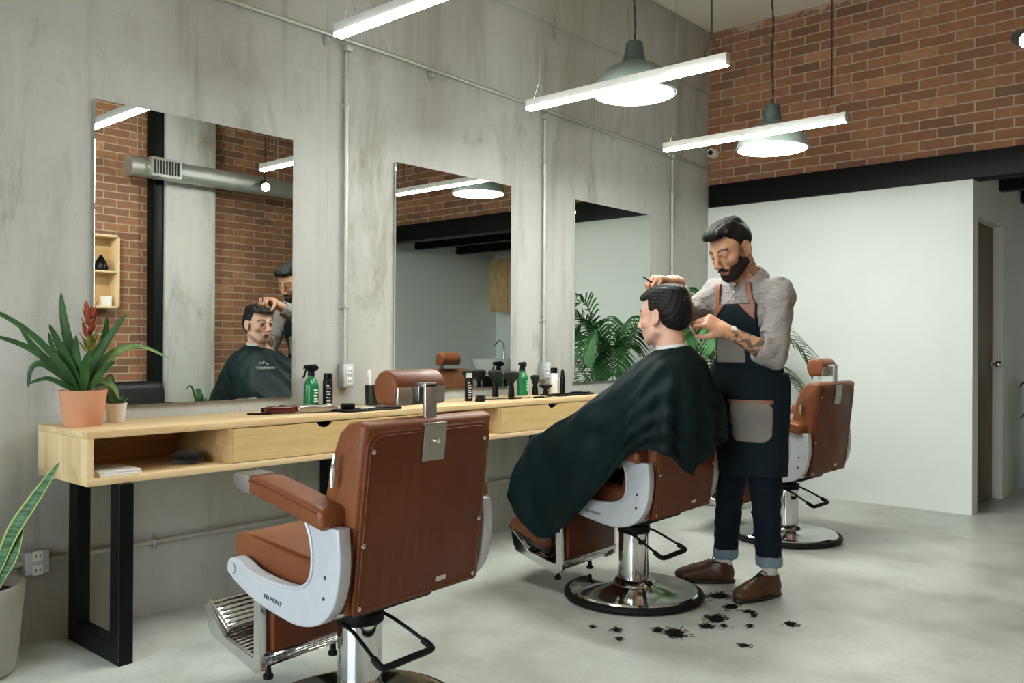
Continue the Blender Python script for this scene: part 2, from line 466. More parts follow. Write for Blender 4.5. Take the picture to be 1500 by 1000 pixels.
vert = [('vertical steel conduit dropping between the first and middle mirrors', 2.672), ('vertical steel conduit dropping between the middle mirror and the mirror by the palm', 4.222), ('vertical steel conduit near the far corner, beyond the last mirror', 5.755)]
def make_vert():
    t = thing('conduit_pipe', vert[0][0], 'conduit', (0, vert[0][1], 0), group='steel conduits on the concrete wall')
    b = new(); tube(b, [(.022, 0, 1.02), (.020, 0, 1.3), (.018, 0, 1.9), (.018, 0, 2.56)], .0105, 10); obj('pipe', b, MT['conduit'], t)
    b = new(); box(b, .001, .045, -.018, .018, 2.565, 2.60, .006); obj('elbow_fitting', b, MT['conduit'], t)
    for z in (1.3, 2.3): b = new(); clamp(b, (0, 0, z), 'z'); obj('clamp', b, MT['conduit'], t)
    return t
v0 = make_vert()
for lb, y in vert[1:]:
    c = copy_tree(v0); c.location.y = y; c['label'] = lb; c.location.z = -.03
t = thing('conduit_pipe', 'low horizontal steel conduit running along the wall under the counter', 'conduit', (0, 0, 0), group='steel conduits on the concrete wall')
b = new(); tube(b, [(.018, YF+.1, .305), (.018, 6.3, .305)], .0105, 10); obj('pipe', b, MT['conduit'], t)
for y in (1.7, 3.4, 5.1): b = new(); clamp(b, (0, y, .305), 'y'); obj('clamp', b, MT['conduit'], t)
MT['socket'] = plain('white_socket', 'e6e6e0', .35, var=.01)
def outlet(y, z, label, w=.07, h=.115):
    t = thing('outlet_box', label, 'power outlet', (0, y, z), group='outlet boxes on the concrete wall')
    obj('box', box(new(), .001, .045, -w/2, w/2, -h/2, h/2, .005), MT['galv'], t)
    obj('cover_plate', box(new(), .045, .050, -w/2+.002, w/2-.002, -h/2+.002, h/2-.002, .004), MT['alu'], t)
    for s in (-1, 1):
        s_ = obj('socket', box(new(), .050, .055, -.018, .018, s*.026-.019, s*.026+.019, .006), MT['socket'], t)
        b = new()
        for q in (-.007, .007): box(b, .0551, .0556, q-.0015, q+.0015, s*.026-.006, s*.026+.006)
        obj('socket_slot', b, MT['blk_plastic'], s_)
    return t
outlet(2.672, .962, 'steel outlet box with two white sockets, behind the black spray can')
outlet(4.222, .955, 'steel outlet box with white sockets, behind the far green spray bottle')
o = outlet(1.245, .308, 'low steel outlet box with a duplex socket beside the snake plant', .085, .085)

# ------------------------------------------------------------------ lamps
def make_tube_lamp(label):
    t = thing('linear_pendant_lamp', label, 'ceiling lamp', (0, 0, 2.30), group='white tube lamps over the chairs')
    LH = .55
    obj('housing', box(new(), -LH, LH, -.0205, .0205, -.002, .034, .003), MT['white_paint'], t)
    b = new(); box(b, -LH+.006, LH-.006, -.019, .019, -.018, -.0022, .006, 3); obj('diffuser', b, MT['tube'], t)
    for s in (-1, 1): obj('end_cap', box(new(), s*LH-(.006 if s > 0 else 0), s*LH+(.006 if s < 0 else 0), -.0205, .0205, -.0165, .0345, .004), MT['white_paint'], t)
    for s in (-1, 1):
        b = new(); x = s*(LH-.08)
        tube(b, [(x-.04, 0, .034), (x, 0, .13), (x+.04, 0, .034)], .0015, 6); tube(b, [(x, 0, .13), (x, 0, H-2.30)], .0016 if s < 0 else .004, 6)
        obj('suspension_wire', b, MT['wire'] if s > 0 else MT['satin'], t)
    return t
tl = make_tube_lamp('nearest tube lamp, cut off by the top edge above the first chair')
tl.location = (1.34, 2.03, 2.30)
for (x, y, lb) in ((1.21, 3.30, 'tube lamp crossing in front of the larger dome lamp above the client'), (1.24, 4.54, 'farthest tube lamp, crossing in front of the smaller dome lamp')):
    c = copy_tree(tl); c.location = (x, y, 2.305); c['label'] = lb
def make_dome(label):
    t = thing('dome_pendant_lamp', label, 'ceiling lamp', (0, 0, 0), group='enamel dome lamps')
    R = .21; z0 = 2.285
    prof = [(R, z0), (R+.002, z0+.006), (R-.004, z0+.014), (R-.010, z0+.036), (R-.025, z0+.070), (R-.050, z0+.103), (R-.085, z0+.130), (R-.125, z0+.146), (.062, z0+.154), (.060, z0+.160)]
    b = new(); lathe(b, prof, 48); obj('shade', b, MT['lamp_grey'], t)
    b = new(); lathe(b, [(.060, z0+.154), (.056, z0+.17), (.044, z0+.245), (.042, z0+.258), (.034, z0+.265), (.012, z0+.267)], 32); obj('lamp_neck', b, MT['lamp_green'], t)
    b = new(); lathe(b, [(R-.012, z0-.002), (R-.06, z0-.010), (.001, z0-.014)], 48); obj('diffuser', b, MT['disc'], t)
    b = new(); rnd = random.Random(3)
    for ph in (0, PI):
        tube(b, [(.0035*math.cos(k*.8+ph)+.004*math.sin(k*.31), .0035*math.sin(k*.8+ph)+.003*math.cos(k*.23), z0+.266+k*(H-z0-.266)/60) for k in range(61)], .0032, 6)
    obj('twisted_cord', b, MT['wire'], t)
    return t
dl = make_dome('larger-looking dark green dome lamp, above the client and barber'); dl.location = (1.055, 3.66, .09)
c = copy_tree(dl); c.location = (1.222, 4.88, 0); c['label'] = 'dark green dome lamp farther back, in front of the brick wall'

# spotlight on the ceiling rail to the right, and one on the duct
def spot(loc, aim, label, dz, power=0):
    t = thing('spotlight', label, 'ceiling lamp', loc, group='small round spotlights')
    d = Vector(aim).normalized()
    b = new(); cyl(b, -d*.09, d*.03, .034, .045, 24); obj('lamp_can', b, MT['lamp_green'], t)
    b = new(); cyl(b, d*.026, d*.0315, .040, .040, 24); obj('lens', b, MT['spot'], t)
    b = new(); tube(b, [(0, 0, .0), (0, 0, dz)], .006, 8); obj('stem', b, MT['wire'], t)
    if power:
        li = bpy.data.lights.new('spot_beam', 'SPOT'); li.energy = power; li.spot_size = 1.9; li.spot_blend = .7; li.shadow_soft_size = .04; li.color = (1, .97, .92)
        lo = bpy.data.objects.new('spot_beam', li); COL.objects.link(lo); lo.location = Vector(loc)+d*.05; lo.rotation_euler = d.to_track_quat('-Z', 'Y').to_euler()
spot((2.525, 4.95, 2.66), (.52, -.75, -.42), 'small bright spotlight at the right edge, in front of the brick wall', H-2.66, 110)
spot((2.50, 2.35, 2.75), (.72, .52, -.36), 'added unseen spotlight brightening the brick side, above the view', H-2.70, 130)  # unseen lamp, added to brighten the dim brick side and pillar
spot((2.50, 1.2, 2.70), (.78, .35, -.40), 'added unseen spotlight brightening the brick side nearer the street, above the view', H-2.70, 110)  # second added lamp out of view, brightens the same wall
spot((3.84, 4.66, 2.62), (-.85, -.25, -.45), 'small spotlight on the air duct, seen in the first mirror', H-2.62)
# cctv camera
t = thing('security_camera', 'small white security camera in the corner above the black beam', 'camera', (.055, L, 2.665))
b = new(); cyl(b, (0, 0, 0), (0, -.03, 0), .040, .036, 24); obj('mount', b, MT['white_paint'], t)
b = new(); sphere(b, (0, -.048, 0), .038, n=20); obj('ball_housing', b, MT['white_paint'], t)
b = new(); cyl(b, (.008, -.078, -.004), (.010, -.090, -.006), .020, .018, 20); obj('camera_lens', b, MT['blk_plastic'], t)

# ------------------------------------------------------------------ things on the opposite side (visible in the mirrors)
t = thing('air_duct', 'round galvanised air duct with a square vent on the opposite brick side', 'air duct', (4.02, 3.42, 2.655))
b = new(); 
rings = []
prof = []
for k in range(49):
    y = k*2.9/48; prof.append((.088+(.004 if k % 4 == 0 else 0), y))
t2 = new(); lathe(t2, prof, 32); merge(b, t2, Matrix.Rotation(-PI/2, 4, 'X')); obj('duct_pipe', b, MT['galv'], t)
v = obj('vent_frame', box(new(), -.125, -.06, .15, .43, -.085, .085, .006), MT['galv'], t)
b = new()
for k in range(9): box(b, -.132, -.126, .175+k*.027, .187+k*.027, -.06, .06)
obj('vent_slats', b, MT['dark_gap'], v)
for y in (.08, 1.5, 2.7):
    b = new(); cyl(b, (0, y, .09), (0, y, H-2.655), .005, n=8); obj('hanger_rod', b, MT['satin'], t)
t = thing('wall_shelf', 'open wooden box shelf on the brick wall, seen in the first mirror', 'shelf', (W, 3.425, 1.415))
b = new(); D_ = .18
for (y0, y1, z0, z1) in ((-.02, 0, 0, .64), (-.80, -.78, 0, .64), (-.80, 0, 0, .02), (-.80, 0, .62, .64), (-.78, -.02, .31, .325)): box(b, -D_, -.012, y0, y1, z0, z1, .002)
obj('frame', b, MT['wood_z'], t)
obj('back_panel', box(new(), -.012, -.001, -.79, -.01, .005, .635), MT['wood_in'], t)
tag(obj('paper_box', box(new(), W-.15, W-.06, 3.30, 3.37, 1.4355, 1.52, .004), MT['socket']), 'small white box in the wooden wall shelf', 'box')
b = new(); lathe(b, [(.055, 0), (.06, .03), (.045, .08), (.02, .12), (.006, .14)], 20, (W-.09, 3.30, 1.7405)); tag(obj('hat', b, MT['blk_plastic']), 'black cap on the upper level of the wooden wall shelf', 'hat')
t = thing('armchair', 'low black waiting armchair against the brick wall, seen in the first mirror', 'armchair', (3.98, 3.48, 0))
MT['sofa'] = plain('black_upholstery', '0b0f0e', .5, var=.1)
obj('seat', box(new(), -.33, .2, -.33, .32, .12, .44, .06, 4), MT['sofa'], t)
obj('backrest', box(new(), .16, .35, -.36, .36, .12, .77, .07, 4), MT['sofa'], t)
for s in (-1, 1): obj('armrest', box(new(), -.34, .2, s*.37-.05, s*.37+.05, .1, .58, .045, 4), MT['sofa'], t)
for sx in (-.28, .28):
    for sy in (-.3, .3): b = new(); cyl(b, (sx, sy, 0), (sx, sy, .13), .018, n=12); obj('leg', b, MT['black_leg'], t)
# recess: cabinet and wash basin
t = thing('wall_cabinet', 'small wooden wall cabinet in the recess, seen in the middle mirror', 'cabinet', (4.0, AY, 1.53))
obj('body', box(new(), -.42, .18, -.28, -.001, 0, .68, .003), MT['wood_z'], t)
for s in (0, 1): dd = obj('door', box(new(), -.415+.3*s, -.125+.3*s, -.298, -.281, .005, .675, .002), MT['wood_in'], t)
t = thing('wash_basin', 'white ceramic hair-wash basin in the recess, seen in the middle mirror', 'basin', (3.98, 8.05, 0))
obj('pedestal', box(new(), -.12, .12, -.1, .2, 0, .72, .04, 3), MT['blk_plastic'], t)
b = new(); lathe(b, [(.05, .70), (.16, .74), (.24, .84), (.26, .93), (.245, .935), (.22, .86), (.12, .79), (.01, .775)], 32); obj('bowl', b, MT['socket'], t)
b = new(); tube(b, catmull([(0, .2, .9), (0, .2, 1.1), (0, .12, 1.16), (0, .03, 1.1)], 6), .012, 10); obj('tap', b, MT['chrome'], t)
# ------------------------------------------------------------------ counters
DX0, DX1, DYA, DW = .02, .45, 1.255, 1.542
DT, DB, TH = .817, .630, .025
desk_labels = ['pine counter nearest the camera, with an open niche, one drawer and black legs', 'farther pine counter, with the black brushes and one green spray bottle on it']
def make_desk():
    t = thing('vanity_counter', desk_labels[0], 'counter', (0, DYA, 0), group='pine counters along the concrete wall')
    Wd = DW-.004; nx = .548
    obj('top', box(new(), DX0, DX1, 0, Wd, DT-TH, DT, .0025), MT['wood_y'], t)
    obj('bottom_board', box(new(), DX0, DX1, 0, Wd, DB, DB+TH, .0025), MT['wood_y'], t)
    for y in (0, Wd-.022): obj('side_panel', box(new(), DX0+.0005, DX1-.0005, y+.0005, y+.0215, DB+TH, DT-TH), MT['wood_z'], t)
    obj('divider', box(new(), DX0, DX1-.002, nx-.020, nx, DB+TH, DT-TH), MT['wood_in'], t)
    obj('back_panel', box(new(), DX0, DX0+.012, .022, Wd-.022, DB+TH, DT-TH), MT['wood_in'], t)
    # drawer front with a half-round finger notch in its top edge
    y0, y1, z0, z1 = nx+.002, Wd-.024, DB+TH+.003, DT-TH-.003
    pts = [(y0, z0), (y1, z0), (y1, z1)]
    yc = nx+.435; r = .042
    for k in range(13):
        a = PI*k/12; pts.append((yc+r*math.cos(a), z1-r*.55*math.sin(a)))
    pts.append((y0, z1))
    dr = obj('drawer', prism(new(), pts, 'x', DX1-.021, DX1-.001), MT['drawer'], t)
    obj('drawer_box', box(new(), DX0+.02, DX1-.05, y0+.02, y1-.02, z0+.01, z1-.045), MT['dark_gap'], dr)
    for y in (.125, 1.27):
        b = new(); lw, lt = .070, .052
        prism(b, [(DX0+.03, 0), (DX1+.022, 0), (DX1+.022, DB-.001), (DX1+.022-lw, DB-.001), (DX1+.022-lw, .07), (DX0+.03+lw, .07), (DX0+.03+lw, DB-.001), (DX0+.03, DB-.001)], 'y', y-lt/2, y+lt/2, .002, 1)
        obj('leg', b, MT['black_leg'], t)
    return t
dk = make_desk()
for i in (1,):
    c = copy_tree(dk); c.location.y = DYA+DW*i; c['label'] = desk_labels[i]

# ------------------------------------------------------------------ barber chairs (local frame: faces -x, y along the wall)
chair_labels = ['nearest brown leather barber chair, empty, its back to the camera', 'brown leather barber chair in which the caped client sits', 'farthest brown leather barber chair, empty, behind the barber']
def rounded_poly(pts, r=.04, n=5):
    out = []; N_ = len(pts)
    for i in range(N_):
        p0, p1, p2 = Vector(pts[i-1]), Vector(pts[i]), Vector(pts[(i+1) % N_])
        rr = r[i] if hasattr(r, '__len__') else r
        a = p1+(p0-p1).normalized()*rr; c = p1+(p2-p1).normalized()*rr
        for k in range(n+1):
            t = k/n; out.append(tuple(a*(1-t)**2+p1*2*t*(1-t)+c*t*t))
    return out
MT['screw'] = plain('nickel_screw', 'c9c4b4', .25, .9)
MT['frame_ink'] = plain('dark_badge_ink', '2b2c30', .5)
def text_mesh(txt, size, depth=.0008):
    cu = bpy.data.curves.new('lettering', 'FONT'); cu.body = txt; cu.size = size; cu.align_x = 'CENTER'; cu.align_y = 'CENTER'; cu.extrude = depth
    o = bpy.data.objects.new('tmp', cu); COL.objects.link(o)
    me = bpy.data.meshes.new_from_object(o.evaluated_get(bpy.context.evaluated_depsgraph_get()))
    bpy.data.objects.remove(o); bpy.data.curves.remove(cu); return me
def make_chair():
    t = thing('barber_chair', chair_labels[0], 'barber chair', (0, 0, 0), group='brown leather barber chairs')
    # --- base
    b = new(); lathe(b, [(.285, 0), (.305, .004), (.312, .016), (.306, .028), (.292, .033), (.282, .030)], 64); obj('base_ring', b, MT['rubber'], t)
    b = new(); lathe(b, [(.283, .004), (.288, .030), (.280, .038), (.262, .037), (.20, .040), (.13, .047), (.095, .058), (.082, .080), (.074, .084)], 64); obj('base_plate', b, MT['chrome'], t)
    b = new(); lathe(b, [(.074, .05), (.074, .075), (.067, .080), (.067, .292), (.064, .294)], 40); obj('column', b, MT['chrome'], t)
    b = new(); lathe(b, [(.069, .287), (.072, .29), (.072, .318), (.060, .322), (.05, .325), (.05, .36)], 40); obj('collar', b, MT['rubber'], t)
    # --- pump lever
    for s in (-1, 1):
        b = new(); tube(b, catmull([(.0, s*.078, .298), (.06, s*.082, .285), (.15, s*.098, .245), (.185, s*.102, .228)], 5), .0055, 8)
        obj('lever_rod', b, MT['black_steel'], t)
    b = new(); tube(b, catmull([(.165, -.100, .236), (.195, -.103, .222), (.205, -.085, .218), (.205, 0, .218), (.205, .085, .218), (.195, .103, .222), (.165, .100, .236)], 6), .0105, 10); obj('pump_lever', b, MT['rubber'], t)
    # --- under-seat mechanism
    obj('seat_mount', box(new(), -.17, .16, -.16, .16, .355, .425, .02), MT['black_steel'], t)
    b = new(); tube(b, [(.18, -.26, .40), (.18, .26, .40)], .012, 10); obj('tilt_bar', b, MT['chrome'], t)
    b = new(); tube(b, [(.10, -.27, .40), (.10, .27, .40)], .012, 10); obj('tilt_bar', b, MT['chrome'], t)
    # --- seat cushion
    top = [(-.275, .50), (-.285, .53), (-.265, .556), (-.20, .560), (-.08, .545), (.06, .528), (.16, .520), (.19, .50), (.19, .43), (-.20, .428), (-.262, .45)]
    b = new(); prism(b, [tuple(p) for p in catmull(top, 3, True)], 'y', -.252, .252, .028, 4); obj('seat', b, MT['leather'], t, 50)
    for s in (-1, 1):
        b = new(); tube(b, [(-.255, s*.238, .553), (-.18, s*.24, .556), (0, s*.24, .537), (.12, s*.24, .524)], .0035, 6)
        obj('seat_piping', b, MT['leather_dk'], t)
    # --- side frames: cast boomerang
    outer = [(-.19, .508), (-.215, .500), (-.222, .478), (-.205, .452), (-.165, .430), (-.095, .402), (0, .380), (.085, .368), (.15, .376), (.198, .398), (.236, .440), (.256, .502), (.262, .570), (.255, .645)]
    inner = [(.130, .650), (.146, .616), (.155, .573), (.153, .524), (.136, .490), (.098, .470), (.041, .464), (-.036, .468), (-.108, .480), (-.160, .500)]
    prof = [tuple(p) for p in catmull(outer, 3)]+[tuple(p) for p in catmull(inner, 3)]
    for s in (-1, 1):
        b = new(); prism(b, prof, 'y', s*.270, s*.312, .008, 3); f = obj('side_frame', b, MT['alu'], t, 50)
        b = new(); tube(b, catmull([(x-.006*0, s*.312, z) for x, z in inner], 4), .0055, 8); obj('frame_rim', b, MT['alu'], f)
        for (x, z) in ((.205, .515), (.200, .460)):
            b = new(); sphere(b, (x, s*.312, z), .0055, (1, .5, 1), 10); obj('frame_screw', b, MT['frame_ink'], f)
        b = new(); cyl(b, (-.196, s*.312, .477), (-.196, s*.317, .477), .017, n=20); obj('pivot_cap', b, MT['alu'], f)
        me = text_mesh('BELMONT', .017)
        me.transform(Matrix.Translation((-.005*s*0-.01, s*.3125, .418)) @ Matrix.Rotation(.16 if s < 0 else .16, 4, 'Y') @ Euler((PI/2, 0, 0 if s < 0 else PI)).to_matrix().to_4x4())
        mesh_obj('badge_lettering', me, MT['frame_ink'], f)
    # --- armrests
    for s in (-1, 1):
        y0, y1 = s*.245, s*.342
        ap = [(-.088, .752), (-.04, .752), (.06, .733), (.16, .710), (.212, .698), (.225, .688), (.226, .650), (.214, .640), (.12, .660), (0, .687), (-.088, .706)]
        b = new(); prism(b, ap, 'y', y0, y1, .016, 4); a_ = obj('armrest', b, MT['leather'], t, 50)
        ti = [(-.150, .716), (-.155, .722), (-.155, .752), (-.149, .758), (-.08, .755), (-.08, .704), (-.12, .708)]
        b = new(); prism(b, ti, 'y', y0+s*.002, y1-s*.002, .005, 2); obj('armrest_tip', b, MT['satin'], a_)
        b = new(); tube(b, catmull([(-.078, y1, .742), (0, y1, .733), (.1, y1, .711), (.205, y1, .687)], 4), .003, 6); obj('armrest_piping', b, MT['leather_dk'], a_)
    # --- backrest: padded wedge + flat rear panel
    side = [(.225, .405), (.11, .405), (.085, .45), (.10, .56), (.135, .70), (.165, .82), (.195, .888), (.23, .916), (.275, .920), (.296, .912), (.300, .90)]
    b = new(); prism(b, side, 'y', -.262, .262, .03, 4)
    bk = obj('backrest', b, MT['leather'], t, 50)
    th = math.atan2(.058, .50)
    pan = rounded_poly([(-.252, 0), (.252, 0), (.252, .492), (-.252, .492)], [.012, .012, .055, .055], 6)
    Mp = T(.232, 0, .405, 0, 0, 0) @ Matrix.Rotation(th, 4, 'Y')
    b = new(); prism(b, pan, 'x', .0, .014, .005, 2, Mp); pn = obj('back_panel', b, MT['leather_dk'], t, 50)
    b = new()
    loop = rounded_poly([(-.240, .012), (.240, .012), (.240, .480), (-.240, .480)], [.01, .01, .05, .05], 6)
    tube(b, [Mp @ Vector((.0145, p[0], p[1])) for p in loop+loop[:1]], .0016, 6); obj('panel_seam', b, MT['leather'], pn)
    for (y, z) in ((-.232, .02), (.232, .02), (-.236, .19), (.236, .19), (-.228, .44), (.228, .44)):
        b = new(); sphere(b, Mp @ Vector((.0145, y, z)), .0075, (.5, 1, 1), 12); obj('panel_screw', b, MT['screw'], pn)
    obj('nameplate', box(new(), .014, .016, .06, .105, .03, .045, .001, 1, Mp), MT['screw'], pn)
    # --- headrest bracket, post and pad
    b = new(); box(b, .015, .019, -.045, .045, .395, .500, .001, 1, Mp); box(b, -.02, .019, -.045, .045, .497, .5025, .001, 1, Mp); br = obj('headrest_bracket', b, MT['satin'], t)
    b = new(); cyl(b, Mp @ Vector((.018, 0, .452)), Mp @ Vector((.032, 0, .452)), .010, .007, 14); obj('clamp_screw', b, MT['chrome'], br)
    b = new(); box(b, .276, .288, -.024, .024, .86, 1.011, .003)
    box(b, .247, .288, -.024, .024, 1.000, 1.013, .003); box(b, .253, .262, -.024, .024, .96, 1.012, .002); obj('headrest_post', b, MT['satin'], t)
    hp = []
    R0 = .056
    for k in range(25):
        a = -PI/2*.35 + k*(PI*1.35)/24
        hp.append((.205+R0*.85*math.cos(a), .998+R0*.92*math.sin(a)))
    b = new(); prism(b, hp+[(.172, .950), (.240, .950)], 'y', -.102, .102, .012, 4); hd = obj('headrest', b, MT['leather'], t, 50)
    b = new(); box(b, .240, .253, -.097, .097, .952, 1.003, .003); obj('headrest_plate', b, MT['satin'], hd)
    # --- recline knob on the side
    for s in (-1, 1):
        b = new(); cyl(b, (.205, s*.258, .780), (.205, s*.288, .780), .010, .008, 14); tube(b, [(.200, s*.286, .745), (.205, s*.289, .780), (.210, s*.286, .835)], [.005, .008, .005], 8)
        obj('recline_lever', b, MT['chrome'], t)
    # --- footrest
    for s in (-1, 1):
        b = new(); prism(b, [(-.215, .405), (-.185, .405), (-.178, .160), (-.212, .150)], 'y', s*.215-.012, s*.215+.012, .003, 1); obj('footrest_strut', b, MT['chrome'], t)
    b = new(); tube(b, [(-.185, -.215, .195), (-.185, .215, .195)], .013, 12); tube(b, [(-.200, -.215, .178), (-.200, .215, .178)], .008, 10); obj('crossbar', b, MT['chrome'], t)
    obj('calf_panel', box(new(), -.215, -.165, -.19, .19, .205, .425, .008), MT['leather_dk'], t)
    def ribbed(p0, p1, hw, thick, name):
        P0, P1 = Vector((p0[0], 0, p0[1])), Vector((p1[0], 0, p1[1])); d = (P1-P0); ln = d.length; d.normalize(); ang = math.atan2(-d.z, d.x)
        M = T(P0.x, 0, P0.z) @ Matrix.Rotation(ang, 4, 'Y')
        b = new(); box(b, 0, ln, -hw, hw, -thick, 0, .003, 2, M)
        n = max(3, int(ln/.017))
        for k in range(n):
            x = ln*(k+.5)/n; box(b, x-.0042, x+.0042, -hw+.012, hw-.012, -.001, .005, .002, 1, M)
        box(b, -.004, ln+.004, -hw-.004, -hw+.008, -thick, .007, .002, 1, M); box(b, -.004, ln+.004, hw-.008, hw+.004, -thick, .007, .002, 1, M)
        return obj(name, b, MT['chrome'], t)
    ribbed((-.485, .300), (-.385, .228), .195, .012, 'upper_footplate')
    ribbed((-.455, .222), (-.225, .152), .195, .012, 'lower_footplate')
    for s in (-1, 1):
        b = new(); prism(b, [(-.485, .292), (-.47, .232), (-.455, .205), (-.225, .135), (-.19, .150), (-.205, .175), (-.38, .215), (-.475, .300)], 'y', s*.205-.006, s*.205+.006, .002, 1)
        obj('footrest_bracket', b, MT['chrome'], t)
    for s in (-1, 1):
        b = new(); cyl(b, (-.27, s*.13, .10), (-.27, s*.13, .150), .010, .007, 12); cyl(b, (-.27, s*.13, .088), (-.27, s*.13, .10), .016, .016, 12)
        obj('rubber_stop', b, MT['rubber'], t)
    return t
CH = [(1.40, 1.665, 4), (1.317, 3.277, 2), (1.327, 4.866, 0)]
ch = make_chair()
for i, (x, y, a) in enumerate(CH):
    c = ch if i == 0 else copy_tree(ch)
    c.location = (x, y, 0); c.rotation_euler.z = math.radians(a); c['label'] = chair_labels[i]
    if i == 1:      # its footrest is swung a little further out
        for k in c.children:
            if k.name.startswith(('footrest', 'crossbar', 'calf_panel', 'upper_foot', 'lower_foot', 'rubber_stop')): k.location = (-.055, 0, -.045)
    if i == 1:      # the client's chair has its headrest taken off
        for k in [k for k in c.children if k.name.startswith(('headrest', 'headrest_post')) and not k.name.startswith('headrest_bracket')]:
            for q in list(k.children): bpy.data.objects.remove(q)
            bpy.data.objects.remove(k)
